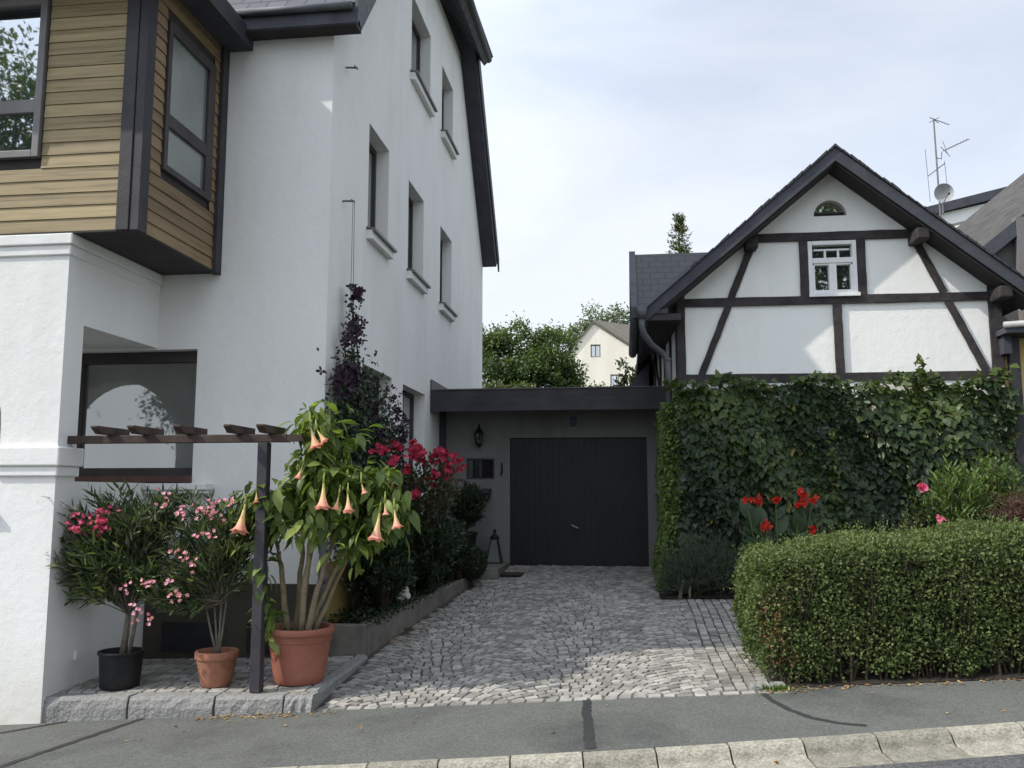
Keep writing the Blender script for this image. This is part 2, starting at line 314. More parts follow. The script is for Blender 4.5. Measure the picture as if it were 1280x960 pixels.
def rect(u0, u1, v0, v1): return [(u0, v0), (u1, v0), (u1, v1), (u0, v1)]

def raw_mesh(name, V, F, R, mat, base=(0,0,0), smooth=False):
    me = bpy.data.meshes.new(name)
    V = np.asarray(V, dtype=np.float64) - np.array(base)
    me.from_pydata(V.tolist(), [], F)
    at = me.attributes.new('rnd', 'FLOAT', 'FACE'); at.data.foreach_set('value', np.asarray(R, dtype=np.float32))
    me.materials.append(mat)
    if smooth: me.polygons.foreach_set('use_smooth', [True]*len(me.polygons))
    me.update()
    return me

def fixn(me):
    import bmesh
    bm = bmesh.new(); bm.from_mesh(me); bmesh.ops.recalc_face_normals(bm, faces=bm.faces); bm.to_mesh(me); bm.free()

def soften(o, w=0.008, seg=2):
    b = o.modifiers.new('bevel', 'BEVEL'); b.width = w; b.segments = seg; b.limit_method = 'ANGLE'; b.angle_limit = math.radians(40)
    return o

def link(name, me, loc=(0,0,0), parent=None):
    o = bpy.data.objects.new(name, me); COL.objects.link(o); o.location = loc
    if parent is not None: o.parent = parent
    return o

def tag(o, label, cat, group=None, kind=None):
    if label: o['label'] = label
    if cat: o['category'] = cat
    if group: o['group'] = group
    if kind: o['kind'] = kind
    return o

class Thing:
    def __init__(s, name, label, cat, base, group=None):
        s.base = base
        s.o = bpy.data.objects.new(name, None); COL.objects.link(s.o); s.o.location = base; s.o.empty_display_size = 0.2
        tag(s.o, label, cat, group)
    def part(s, name, mb, mat, parent=None, label=None, smooth=False, bevel=0.0, fix=True):
        me = raw_mesh(name, mb.v, mb.f, mb.r, mat, s.base, smooth)
        if fix: fixn(me)
        o = link(name, me, (0,0,0), parent if parent is not None else s.o)
        if label: o['label'] = label
        if bevel: soften(o, bevel)
        return o
    def leafpart(s, name, data, mat, parent=None, label=None):
        me = leaf_mesh(name, data, mat, s.base)
        o = link(name, me, (0,0,0), parent if parent is not None else s.o)
        if label: o['label'] = label
        return o

def solo(name, mb, mat, label, cat, base=(0,0,0), group=None, smooth=False, bevel=0.0, fix=True):
    me = raw_mesh(name, mb.v, mb.f, mb.r, mat, base, smooth)
    if fix: fixn(me)
    o = link(name, me, base); tag(o, label, cat, group)
    if bevel: soften(o, bevel)
    return o

def structure(name, mb, mat, parent=None, bevel=0.0):
    me = raw_mesh(name, mb.v, mb.f, mb.r, mat); fixn(me)
    o = link(name, me, (0,0,0), parent)
    if parent is None: o['kind'] = 'structure'
    if bevel: soften(o, bevel)
    return o

# ------------------------------------------------------------------ leaves
T_DIA = ([(0,0,0), (.45,.5,.08), (1,0,0), (.45,-.5,.08)], [(0,1,2), (0,2,3)])
T_LANCE = ([(0,0,0), (.3,.5,.02), (.3,-.5,.02), (.7,.36,.0), (.7,-.36,.0), (1,0,-.08), (.3,0,0), (.7,0,-.03)],
           [(0,6,1), (0,2,6), (6,7,3,1), (6,2,4,7), (7,5,3), (7,4,5)])
T_IVY = ([(.3,0,0), (0,0,.0), (-.08,.28,-.03), (.28,.52,-.06), (.42,.3,-.01), (.62,.26,-.03), (1,0,-.12), (.62,-.26,-.03), (.42,-.3,-.01), (.28,-.52,-.06), (-.08,-.28,-.03)],
         [(0,i,i+1) for i in range(1,10)] + [(0,10,1)])
def _big():
    us = [0, .15, .38, .62, .84, 1.0]; ws = [0.02, .34, .5, .42, .2, .0]
    vs = []; fs = []
    for u, w in zip(us, ws):
        dz = -.42*u*u
        vs += [(u*(1-.12*u), w, dz + .05), (u*(1-.12*u), 0, dz), (u*(1-.12*u), -w, dz + .05)]
    for i in range(5):
        a = 3*i; fs += [(a, a+1, a+4, a+3), (a+1, a+2, a+5, a+4)]
    return vs, fs
T_BIG = _big()
T_PETAL = ([(0,0,0), (.5,.42,.12), (.9,.3,.1), (1,0,.02), (.9,-.3,.1), (.5,-.42,.12)], [(0,1,2,3), (0,3,4,5)])

def nrm(a): return a / np.maximum(np.linalg.norm(a, axis=-1, keepdims=True), 1e-9)

def leaf_data(C, D, Nn, Ls, Ws, tmpl, R):
    C = np.asarray(C, float); n = len(C)
    D = nrm(np.asarray(D, float)); Nn = np.asarray(Nn, float)
    Nn = nrm(Nn - (Nn*D).sum(1, keepdims=True)*D + 1e-6*RS.randn(n, 3)); S = np.cross(Nn, D)
    Ls = np.broadcast_to(Ls, n)[:, None, None]; Ws = np.broadcast_to(Ws, n)[:, None, None]
    T = np.array(tmpl[0], float)
    V = C[:, None, :] + Ls*T[None, :, 0:1]*D[:, None, :] + Ws*T[None, :, 1:2]*S[:, None, :] + Ls*T[None, :, 2:3]*Nn[:, None, :]
    k = len(T)
    return (V.reshape(-1, 3), tmpl[1], k, n, np.broadcast_to(R, n))

def leaf_mesh(name, datas, mat, base=(0,0,0)):
    if isinstance(datas, tuple): datas = [datas]
    VV = []; loops = []; tot = []; RR = []; off = 0
    for V, faces, k, n, R in datas:
        VV.append(V)
        for f in faces: pass
        fl = np.concatenate([np.array(f) for f in faces]); ft = np.array([len(f) for f in faces])
        loops.append((np.arange(n)[:, None]*k + fl[None, :] + off).ravel())
        tot.append(np.tile(ft, n)); RR.append(np.repeat(R, len(faces))); off += len(V)
    V = np.concatenate(VV) - np.array(base); LP = np.concatenate(loops); TT = np.concatenate(tot); R = np.concatenate(RR)
    me = bpy.data.meshes.new(name)
    me.vertices.add(len(V)); me.vertices.foreach_set('co', V.astype(np.float32).ravel())
    me.loops.add(len(LP)); me.loops.foreach_set('vertex_index', LP.astype(np.int32))
    me.polygons.add(len(TT)); st = np.concatenate([[0], np.cumsum(TT)[:-1]])
    me.polygons.foreach_set('loop_start', st.astype(np.int32)); me.polygons.foreach_set('loop_total', TT.astype(np.int32))
    at = me.attributes.new('rnd', 'FLOAT', 'FACE'); at.data.foreach_set('value', R.astype(np.float32))
    me.materials.append(mat); me.update(calc_edges=True); me.validate()
    return me

def U(a, b, n=None): return RS.uniform(a, b, n)
def sph(n): return nrm(RS.randn(n, 3))

def bez(p0, p1, p2, t):
    t = np.asarray(t)[:, None]; p0, p1, p2 = map(np.asarray, (p0, p1, p2))
    return (1-t)**2*p0 + 2*t*(1-t)*p1 + t*t*p2, nrm(2*(1-t)*(p1-p0) + 2*t*(p2-p1))

def branchy(bases, tips, stem_r, nleaf, L, W, tmpl, t0=.45, tang=.8, out=.8, up=.2, droop=0.0, upn=.6, vert=.3, jitter=.02, whorl=0):
    """stems curve from a base to each tip; leaves sit along the outer part of every stem"""
    mb = MB(); Cs = []; Ds = []; Ns = []
    for i, tip in enumerate(tips):
        tip = np.array(tip); b = np.array(bases[i % len(bases)])
        ctrl = b + (tip - b)*np.array([vert, vert, .62]) + RS.randn(3)*.03
        P, _ = bez(b, ctrl, tip, np.linspace(0, 1, 7))
        mb.tube(P, np.linspace(stem_r, stem_r*.3, 7), 5)
        t = t0 + (1-t0)*RS.rand(nleaf)**.8
        if whorl: t = np.round(t*whorl)/whorl
        p, tg = bez(b, ctrl, tip, t)
        side = sph(nleaf); side = nrm(side - (side*tg).sum(1, keepdims=True)*tg)
        d = tg*tang + side*out + np.array([0, 0, up - droop])
        Cs.append(p + RS.randn(nleaf, 3)*jitter); Ds.append(d); Ns.append(RS.randn(nleaf, 3)*.5 + np.array([0, 0, upn]) + side*.2)
    C = np.concatenate(Cs); D = np.concatenate(Ds); Nn = np.concatenate(Ns); n = len(C)
    return mb, leaf_data(C, D, Nn, L*U(.65, 1.25, n), W*U(.75, 1.2, n), tmpl, RS.rand(n))

def flower_parts(t, centers, nper, spread, L, W, mat, npetal=5, name='flower_cluster'):
    for c in centers: t.leafpart(name, flower_cluster([c], nper, spread, L, W, npetal), mat)

def flower_cluster(centers, nper, spread, L, W, npetal=5):
    """small five petalled flowers gathered around each centre"""
    C = []; D = []; Nn = []
    for c in centers:
        for k in range(nper):
            p = np.array(c) + RS.randn(3)*spread*np.array([1, .8, .8]); ax = nrm(RS.randn(3)*.6 + np.array([0.1, -1.0, .5]))
            a = nrm(np.cross(ax, [0.2, 0.3, 1])); b = np.cross(ax, a)
            for j in range(npetal):
                an = 2*math.pi*j/npetal + RS.rand()*.4
                C.append(p); D.append(a*math.cos(an) + b*math.sin(an) + ax*.35); Nn.append(ax)
    n = len(C)
    return leaf_data(C, D, Nn, L*U(.8, 1.2, n), W*U(.8, 1.2, n), T_PETAL, RS.rand(n))

# ------------------------------------------------------------------ ground heights
def side_z(x, y): return -.17 + .0655*x + .025*(y - 8.0)
def drive_z(x, y):
    s = min(max((y - 8.05)/8.04, 0), 1); return (1-s)*(-.17 + .0655*x) + s*.325
def apron_z(x, y): return -.128 + .033*x + .03*(y - 8.0)
def kerb_y(x):
    if x < -3: return 6.46 - .02*(-3 - x)
    if x > 4: return 7.18 + .1*(x - 4)
    return 6.63 + .09*x + .012*x*x
def kerb_z(x): return side_z(x, kerb_y(x))

# terrain: one sheet to the horizon, below everything that is laid on it
mb = MB(); gx = [-400, -120, -50, -25, -14, -9, -6, -3, 0, 2, 4, 7, 10, 16, 30, 60, 140, 400]; gy = [-400, -120, -50, -20, -8, -2, 3, 6, 8, 9, 12, 16, 22, 30, 45, 70, 150, 500]
def ground_z(x, y):
    xx = max(min(x, 20), -20); base = -.17 + .0655*xx - .45
    if y > 8: base += min((y-8)*.06, .5) * 1.0
    if y > 22: base += min((y-22)*.12, 4.0)
    return base
vs = [(x, y, ground_z(x, y)) for y in gy for x in gx]; nx = len(gx)
mb.add(vs, [(j*nx+i, j*nx+i+1, (j+1)*nx+i+1, (j+1)*nx+i) for j in range(len(gy)-1) for i in range(nx-1)])
structure('ground', mb, M['grass'])

def strip(fa, fb, xs, za, zb, mat, name, thick=0.0, parent=None):
    mb = MB(); vs = []
    for x in xs: vs += [(x, fa(x), za(x)), (x, fb(x), zb(x))]
    mb.add(vs, [(2*i, 2*i+2, 2*i+3, 2*i+1) for i in range(len(xs)-1)])
    return structure(name, mb, mat, parent)

xs = list(np.linspace(-16, 16, 65))
strip(lambda x: -9.0, lambda x: kerb_y(x) - .40, xs, lambda x: -.17 + .0655*x - .22, lambda x: kerb_z(x) - .095, M['asphalt_road'], 'road')
sidewalk = strip(lambda x: kerb_y(x) + .005, lambda x: 8.2, xs, lambda x: kerb_z(x), lambda x: side_z(x, 8.2), M['asphalt'], 'sidewalk')
def seam(pts, w, name='seam'):
    mb = MB(); vs = []
    pts = [tuple(np.array(pts[i])*(1-f)+np.array(pts[i+1])*f) for i in range(len(pts)-1) for f in np.linspace(0, 1, 9)[:-1]] + [pts[-1]]
    pts = [Vector((p[0], p[1], 0)) for p in pts]
    for i, p in enumerate(pts):
        t = (pts[min(i+1, len(pts)-1)] - pts[max(i-1, 0)]).normalized(); n = Vector((-t.y, t.x, 0))
        for sg in (-1, 1):
            q = p + n*sg*w*(.5 + .07*math.sin(i*2.3+sg) + random.uniform(-.09, .09)); vs.append((q.x, q.y, side_z(q.x, q.y) + .004))
    mb.add(vs, [(2*i, 2*i+1, 2*i+3, 2*i+2) for i in range(len(pts)-1)])
    structure(name, mb, M['tar'], sidewalk)
seam([(-.36, 8.06), (-.355, 7.7), (-.32, 7.3), (-.30, 6.9), (-.275, 6.66)], .078)
seam([(1.13, 8.1), (1.17, 7.8), (1.26, 7.5), (1.38, 7.25), (1.55, 7.08), (1.72, 7.0)], .05)
seam([(-4.45, 8.0), (-4.62, 7.5), (-4.8, 6.95), (-4.95, 6.45)], .07)
seam([(-5.2, 8.0), (-5.6, 7.7), (-6.1, 7.4)], .05)

# kerb: rounded kerb stones cast in one with their flat gutter slab, each its own thing
prof = [(0.005, 0.0), (-.02, .008), (-.075, .006), (-.105, -.008), (-.13, -.04), (-.15, -.072), (-.175, -.084), (-.40, -.100), (-.40, -.25), (0.005, -.25)]
x = -9.0; first = None; kl = 0.51
while x < 9.0:
    x1 = x + kl; a = Vector((x, kerb_y(x), kerb_z(x))); b = Vector((x1, kerb_y(x1), kerb_z(x1)))
    ln = (b - a).length - .007
    if first is None:
        mb = MB(); ss = np.linspace(0, ln, 5); vs = []
        for s_ in ss:
            for (py, pz) in prof: vs.append((s_, py, pz))
        k = len(prof)
        mb.add(vs, [(i*k+j, i*k+(j+1) % k, (i+1)*k+(j+1) % k, (i+1)*k+j) for i in range(4) for j in range(k)] + [tuple(range(k)), tuple(range(5*k-1, 4*k-1, -1))])
        me = raw_mesh('kerb_stone', mb.v, mb.f, mb.r, M['concrete']); fixn(me)
        o = link('kerb_stone', me); soften(o, .006, 2); first = o
    else:
        o = first.copy(); COL.objects.link(o)
    tag(o, 'pale concrete kerb stone with gutter slab along the road edge', 'kerb stone', 'kerb stones along the road edge')
    d = b - a
    o.location = (a.x, a.y, a.z + random.uniform(-.004, .004)); o.rotation_euler = (0, -math.atan2(d.z, math.hypot(d.x, d.y)), math.atan2(d.y, d.x) + random.uniform(-.006, .006))
    x = x1

# driveway of small granite setts: arched courses in the middle, straight courses at the right
def left_edge(y):
    if y < 9.85: return -2.86
    if y < 13.9: return -2.86 + (y-9.85)/4.05*.42
    return -2.44
def sett(mb, cx, cy, ang, sx, sy, zf, h=0.0):
    c, s_ = math.cos(ang), math.sin(ang); r = random.random(); b = .007
    dz = random.uniform(-.003, .004)
    vs = []
    for (ax, ay, z) in [(-1,-1,-.03), (1,-1,-.03), (1,1,-.03), (-1,1,-.03)]:
        x_, y_ = ax*sx/2, ay*sy/2; X_, Y_ = cx+x_*c-y_*s_, cy+x_*s_+y_*c; vs.append((X_, Y_, zf(X_, Y_)+z))
    for (ax, ay) in [(-1,-1), (1,-1), (1,1), (-1,1)]:
        x_, y_ = ax*(sx/2-b)+random.uniform(-.006,.006), ay*(sy/2-b)+random.uniform(-.006,.006); X_, Y_ = cx+x_*c-y_*s_, cy+x_*s_+y_*c
        vs.append((X_, Y_, zf(X_, Y_)+.007+dz*.8+random.uniform(-.002,.002)))
    mb.add(vs, [(4,5,6,7), (0,1,5,4), (1,2,6,5), (2,3,7,6), (3,0,4,7)], r)
mb = MB()
per = 1.35; amp = .25; wc = .103
for k in range(-8, 90):
    y0 = 8.12 + k*wc
    xx = -3.0
    while xx < .72:
        w = random.uniform(.085, .128)
        xc = xx + w/2; u = ((xc - .2) / per) % 1.0 - .5
        yy = y0 + amp*(1-(2*u)**2) + random.uniform(-.008, .008)
        slope = amp*(-8*u)/per
        if 8.12 < yy < 16.05 and xc > left_edge(yy) + .03:
            ca_ = math.cos(math.atan(slope)); sett(mb, xc, yy, math.atan(slope) + random.uniform(-.05, .05), (w-.008)/ca_, (wc-.008)*ca_, drive_z)
        xx += w
for row in range(13):
    xc0 = .76 + row*.105; yy = 8.16
    while yy < 16.0:
        l = random.uniform(.10, .17); yc = yy + l/2; yy += l
        lim = 1.25 if yc < 9.9 else 2.1
        if xc0 < lim: sett(mb, xc0 + .012*math.sin(yc*1.7) + random.uniform(-.004, .004), yc, random.uniform(-.05, .05), .098, l-.010, drive_z)
xx = -2.82
while xx < 1.25:                                                    # border course along the pavement
    w = random.uniform(.11, .16); sett(mb, xx+w/2, 8.08, random.uniform(-.03, .03), w-.012, .10, drive_z); xx += w
driveway = structure('driveway', mb, M['setts'])
mb = MB(); ys = np.linspace(8.03, 16.09, 20); vs = []
for y in ys: vs += [(-3.0, y, drive_z(-3.0, y)-.004), (2.2, y, drive_z(2.2, y)-.004)]
mb.add(vs, [(2*i, 2*i+1, 2*i+3, 2*i+2) for i in range(19)])
structure('driveway_bed', mb, M['joint'])

# raised apron in front of the white house: setts behind big granite kerb blocks
mb = MB()
yy = 8.25; row = 0
while yy < 9.75:
    xx = -5.5 + (row % 2)*.06
    while xx < -3.1:
        w = random.uniform(.13, .19) if xx < -3.3 else -2.975 - xx; sett(mb, xx+w/2, yy, random.uniform(-.04, .04), w-.013, .107, apron_z); xx += w
    yy += .118; row += 1
structure('apron_paving', mb, M['setts'])
mb = MB(); mb.add([(-5.5, 8.1, apron_z(-5.5, 8.1)-.012), (-2.88, 8.1, apron_z(-2.88, 8.1)-.012), (-2.88, 9.9, apron_z(-2.88, 9.9)-.012), (-5.5, 9.9, apron_z(-5.5, 9.9)-.012)], [(0,1,2,3)])
structure('apron_bed', mb, M['joint'])
gk = [(-5.5, -4.62, 'longest rough grey granite kerb block beside the white pillar base'), (-4.60, -3.78, 'rough grey granite kerb block below the black plastic pot'), (-3.76, -3.12, 'rough grey granite kerb block below the small terracotta pot'), (-3.10, -2.84, 'short rough granite kerb block at the driveway corner')]
mb = MB(); n = 10; vs = []
for i in range(n+1):
    y_ = 8.20 + 1.6*i/n; zt = apron_z(-2.9, y_)+.006
    j = lambda: random.uniform(-.010, .010)
    vs += [(-2.965, y_, zt-.45), (-2.965, y_, zt+j()*.4), (-2.87, y_, zt+j()*.4), (-2.848+j()*.5, y_, zt-.03), (-2.842+j(), y_, zt-.45)]
mb.add(vs, [(i*5+q, i*5+(q+1) % 5, (i+1)*5+(q+1) % 5, (i+1)*5+q) for i in range(n) for q in range(5)] + [tuple(range(5)), tuple(range(n*5+4, n*5-1, -1))])
solo('granite_kerb', mb, M['granite'], 'long granite kerb running back beside the large pot', 'kerb block', (-2.9, 8.2, apron_z(-2.9, 8.2)), 'granite kerb blocks below the potted plants')
for (a, b, lb) in gk:
    mb = MB(); n = 8; vs = []
    for i in range(n+1):
        x_ = a + (b-a)*i/n; j = lambda: random.uniform(-.012, .012)
        zt = apron_z(x_, 8.0) + .006
        vs += [(x_, 8.0+j(), zt-.45), (x_, 7.995+j(), zt-.10+j()), (x_, 8.01+j()*.6, zt-.03), (x_, 8.03, zt+j()*.4), (x_, 8.19, zt+j()*.3), (x_, 8.19, zt-.45)]
    k = 6
    mb.add(vs, [(i*k+q, i*k+(q+1) % k, (i+1)*k+(q+1) % k, (i+1)*k+q) for i in range(n) for q in range(k)] + [tuple(range(k)), tuple(range((n+1)*k-1, n*k-1, -1))])
    solo('granite_kerb', mb, M['granite'], lb, 'kerb block', (a, 8.0, apron_z(a, 8.0)), 'granite kerb blocks below the potted plants')

# ------------------------------------------------------------------ WHITE HOUSE
XW, YF, YB = -3.387, 9.7, 20.93
H = Thing('white_house', 'tall white plastered house with steep dark roof and timber bay at the left', 'house', (-8.0, 14.0, 0.0))
gw = {  # gable windows: y0,y1,z0,z1
 'a': (11.23, 12.25, 5.16, 6.62), 'b': (13.45, 14.54, 5.16, 6.62), 'c': (15.93, 17.03, 5.16, 6.62),
 'd': (13.50, 14.92, 8.50, 9.85), 'e': (15.95, 17.03, 8.52, 9.82),
 'f': (11.13, 12.62, 1.55, 3.29), 'g': (13.27, 14.79, 1.55, 3.28)}
mb = MB()
mb.wall([(YF, -.9), (YB, -.9), (YB, 7.35), (17.95, 11.0), (12.7, 11.0), (YF, 7.35)], [rect(*v) for v in gw.values()], lambda u, v: (XW, u, v), (-.30, 0, 0))
FW = rect(-6.55, -4.943, 1.72, 3.28)
mb.wall([(-12, -.9), (XW, -.9), (XW, 7.45), (-12, 7.45)], [FW], lambda u, v: (u, YF, v), (0, .30, 0))
mb.add([(-12, YF, -.9), (-12, YB, -.9), (-12, YB, 7), (-12, YF, 7)], [(0,1,2,3)]); mb.add([(-12, YB, -.9), (XW, YB, -.9), (XW, YB, 6.75), (-12, YB, 6.75)], [(0,1,2,3)])
wall = H.part('wall', mb, M['white'], fix=False)
mb = MB(); mb.box(XW-.02, XW+.012, 9.72, 15.9, -.6, .82); H.part('plinth', mb, M['yellow'], label='ochre painted base of the gable wall')
mb = MB(); mb.box(-5.44, XW, YF-.012, YF+.01, -.6, .60); H.part('plinth', mb, M['base_shade'], label='base of the front wall coloured dark for the shade behind the plants')
# gable windows
def gable_window(y0, y1, z0, z1, sill=True):
    x = XW - .19; mb = MB(); t = .075
    mb.box(x-.05, x, y0, y0+t, z0, z1); mb.box(x-.05, x, y1-t, y1, z0, z1); mb.box(x-.05, x, y0+t, y1-t, z0, z0+t); mb.box(x-.05, x, y0+t, y1-t, z1-t, z1)
    ym = (y0+y1)/2; mb.box(x-.045, x+.004, ym-.035, ym+.035, z0+t, z1-t)
    w = H.part('window', mb, M['darkframe'])
    mb = MB(); mb.box(x-.035, x-.028, y0+t, y1-t, z0+t, z1-t); H.part('pane', mb, M['glassgable'], w)
    if sill:
        mb = MB(); mb.prism([(XW-.2, y0-.06, z0+.03), (XW+.13, y0-.06, z0-.035), (XW+.13, y0-.06, z0-.07), (XW+.09, y0-.06, z0-.07), (XW+.09, y0-.06, z0-.045), (XW-.2, y0-.06, z0)], (0, y1-y0+.12, 0))
        s_ = H.part('sill', mb, M['greyframe'], w)
        mb = MB(); mb.box(XW, XW+.085, y0-.04, y1+.04, z0-.17, z0-.048); H.part('sill_moulding', mb, M['white'], w)
for k_, v in gw.items(): gable_window(*v, sill=k_ not in 'fg')
# ground floor front window in its niche
mb = MB(); y = 9.9; t = .10
x0, x1, z0, z1 = -6.55, -4.943, 1.80, 3.28
mb.box(x0, x0+t, y-.05, y+.05, z0, z1); mb.box(x1-.06, x1, y-.05, y+.05, z0, z1); mb.box(x0, x1, y-.06, y+.05, z1-.13, z1); mb.box(x0, x1, y-.055, y+.05, z0, z0+.10)
gwn = H.part('window', mb, M['darkframe'], label='big ground floor window with brown frame under the bay')
mb = MB(); mb.box(x0+t, x1-.06, y, y+.01, z0+.1, z1-.13); H.part('pane', mb, M['glassgrey'], gwn)
mb = MB(); mb.box(-6.55, -4.945, 9.56, 9.86, 1.722, 1.80); H.part('sill', mb, M['sillwood'], gwn, bevel=.01)
mb = MB(); mb.box(-5.44, -4.68, 9.52, 9.7, 1.64, 1.715); mb.box(-5.44, -4.70, 9.56, 9.7, 1.60, 1.64); H.part('ledge', mb, M['white'], bevel=.01)
mb = MB(); mb.box(-5.449, -5.38, 8.25, 9.69, 1.37, 1.42); H.part('ledge', mb, M['white'], bevel=.01)
# cellar windows behind the pots
for (a, b) in ((-5.2, -4.5), (-4.2, -3.6)):
    mb = MB(); mb.box(a, b, 9.66, 9.686, -.16, .16); cw = H.part('cellar_window', mb, M['iron'])
# porch
PY, PX = 7.97, -5.45
ac, ar, asp = -6.96, .90, 2.25
arch = [(ac-ar, 1.42), (ac+ar, 1.42)] + [(ac+ar*math.cos(a), asp+ar*math.sin(a)) for a in np.linspace(0, math.pi, 22)]
mb = MB()
mb.wall([(-8.8, -.9), (PX, -.9), (PX, 4.17), (-8.8, 4.17)], [arch], lambda u, v: (u, PY, v), (0, .42, 0))
def notch(y0, y1): return [(y0, -.9), (y1, -.9), (y1, 1.72), (8.27, 1.72), (8.27, 3.30), (y1, 3.30), (y1, 4.17), (y0, 4.17)]
mb.wall(notch(PY, 9.7), [], lambda u, v: (PX, u, v))
for (ya, za, yb, zb) in ((9.7, 1.72, 8.27, 1.72), (8.27, 1.72, 8.27, 3.30), (8.27, 3.30, 9.7, 3.30)): mb.add([(PX, ya, za), (PX, yb, zb), (PX-.40, yb, zb), (PX-.40, ya, za)], [(0,1,2,3)])
mb.wall([(-8.8, -.9), (-5.86, -.9), (-5.86, 4.17), (-8.8, 4.17)], [arch], lambda u, v: (u, PY+.42, v))
for (za, zb) in ((-.9, 1.72), (3.30, 4.17)): mb.add([(PX-.40, PY+.42, za), (PX-.40, 9.695, za), (PX-.40, 9.695, zb), (PX-.40, PY+.42, zb)], [(0,1,2,3)])
mb.add([(PX-.40, 8.27, 1.72), (PX-.40, PY+.42, 1.72), (PX-.40, PY+.42, 3.3), (PX-.40, 8.27, 3.3)], [(0,1,2,3)])
mb.add([(-8.8, PY+.42, 3.32), (PX-.38, PY+.42, 3.32), (PX-.38, 9.69, 3.32), (-8.8, 9.69, 3.32)], [(0,1,2,3)])
mb.add([(-8.8, PY, -.9), (-8.8, 9.7, -.9), (-8.8, 9.7, 4.17), (-8.8, PY, 4.17)], [(0,1,2,3)])
mb.add([(-8.8, PY+.4, 1.2), (PX-.3, PY+.4, 1.2), (PX-.3, 9.7, 1.2), (-8.8, 9.7, 1.2)], [(0,1,2,3)])
porch = H.part('porch', mb, M['white'], fix=False)
mb = MB()
mb.box(-8.82, PX+.045, PY-.045, 9.69, 4.06, 4.172); mb.box(-8.82, PX+.022, PY-.022, 9.69, 3.955, 4.06)
H.part('cornice', mb, M['white'], porch, bevel=.012)
mb = MB()
mb.box(ac+ar-.045, PX+.055, PY-.055, 8.325, 1.865, 2.05); mb.box(ac+ar-.02, PX+.03, PY-.03, 8.30, 1.765, 1.865)
H.part('pillar_band', mb, M['white'], porch, bevel=.014)
mb = MB(); mb.box(-7.95, ac+ar+.03, PY-.06, PY+.42, 1.385, 1.425); H.part('arch_sill', mb, M['bedwall'], porch, bevel=.006)
mb = MB(); mb.box(-5.446, -5.42, 8.42, 8.48, -.03, .05); H.part('socket', mb, M['white'], porch); mb = MB(); mb.box(-5.446, -5.425, 8.7, 8.76, .62, .7); H.part('socket', mb, M['white'], porch)
# bay clad in boards
BX, BY, BZ0, BZ1 = -4.72, 7.93, 4.185, 7.0
bay_core = MB(); bay_core.box(-8.8, BX-.04, BY+.04, 9.7, BZ0+.01, BZ1)
bay = H.part('bay', bay_core, M['soffit'])
mb = MB(); p = .1335; z = BZ0 + .005; wx0, wx1, wz0, wz1 = -7.5, -5.80, 4.94, 6.72
while z < BZ1 - .02:
    r = random.random(); top = z + p - .003
    for (a, b) in ((-8.8, wx0), (wx1, BX-.20)) if (top > wz0 and z < wz1) else ((-8.8, BX-.20),):
        mb.add([(a, BY+.004, z), (b, BY+.004, z), (b, BY+.014, top), (a, BY+.014, top), (a, BY+.045, z), (b, BY+.045, z)], [(0,1,2,3), (0,4,5,1)], r)
    z += p
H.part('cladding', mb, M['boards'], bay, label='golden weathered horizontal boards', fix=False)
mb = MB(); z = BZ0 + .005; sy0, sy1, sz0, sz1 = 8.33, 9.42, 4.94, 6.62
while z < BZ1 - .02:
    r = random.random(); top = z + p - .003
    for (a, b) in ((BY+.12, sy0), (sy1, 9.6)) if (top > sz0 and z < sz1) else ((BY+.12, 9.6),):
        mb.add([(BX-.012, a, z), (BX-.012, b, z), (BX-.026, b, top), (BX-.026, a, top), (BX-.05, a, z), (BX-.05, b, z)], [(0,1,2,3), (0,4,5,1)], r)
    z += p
H.part('cladding', mb, M['boards_shaded'], bay, label='shaded brown boards on the narrow side', fix=False)
mb = MB(); mb.box(BX-.225, BX-.09, BY-.022, BY+.05, BZ0-.01, BZ1+.1); mb.box(BX-.085, BX+.012, BY-.012, BY+.15, BZ0-.012, BZ1+.1)
H.part('corner_post', mb, M['darkwood'], bay, bevel=.006)
mb = MB(); mb.box(BX-.06, BX+.03, 9.55, 9.699, BZ0-.03, BZ1+.1); H.part('corner_post', mb, M['darkwood'], bay, bevel=.006)
mb = MB()
for i in range(14):
    a = BY + i*.125; mb.box(-8.8, BX-.02, a+.004, min(a+.121, 9.69), BZ0-.015, BZ0+.004)
H.part('soffit', mb, M['soffit'], bay)
# bay windows
def frame_y(x0, x1, z0, z1, y, t, rails, dep=.07):
    mb = MB(); mb.box(x0, x0+t, y-dep, y, z0, z1); mb.box(x1-t, x1, y-dep, y, z0, z1); mb.box(x0+t, x1-t, y-dep, y, z0, z0+t); mb.box(x0+t, x1-t, y-dep, y, z1-t, z1)
    for (a, b) in rails: mb.box(x0+t, x1-t, y-dep+.004, y, a, b)
    return mb
mb = frame_y(-7.45, -5.82, 4.97, 6.68, BY+.04, .075, [(5.44, 5.58)]); mb.box(-6.70, -6.60, BY-.028, BY+.04, 5.045, 6.6)
w = H.part('window', mb, M['greyframe'], label='grey framed window in the front of the bay', bevel=.006)
mb = MB(); mb.box(-7.4, -5.87, BY+.01, BY+.018, 5.02, 6.63); H.part('pane', mb, M['glassdark'], w)
mb = MB(); x = BX; t = .07
y0, y1, z0, z1 = 8.34, 9.41, 4.95, 6.60
for b_ in ((y0, y0+t, z0, z1), (y1-.16, y1, z0, z1), (y0+t, y1-.16, z0, z0+t), (y0+t, y1-.16, z1-.12, z1), (y0+t, y1-.16, 5.44, 5.58)): mb.box(x-.05, x+.012, *b_)
w = H.part('window', mb, M['darkframe'], label='dark framed window in the narrow side of the bay', bevel=.006)
mb = MB(); mb.box(x-.03, x-.022, y0+t, y1-.16, z0+t, z1-.12); H.part('pane', mb, M['glasspale'], w)
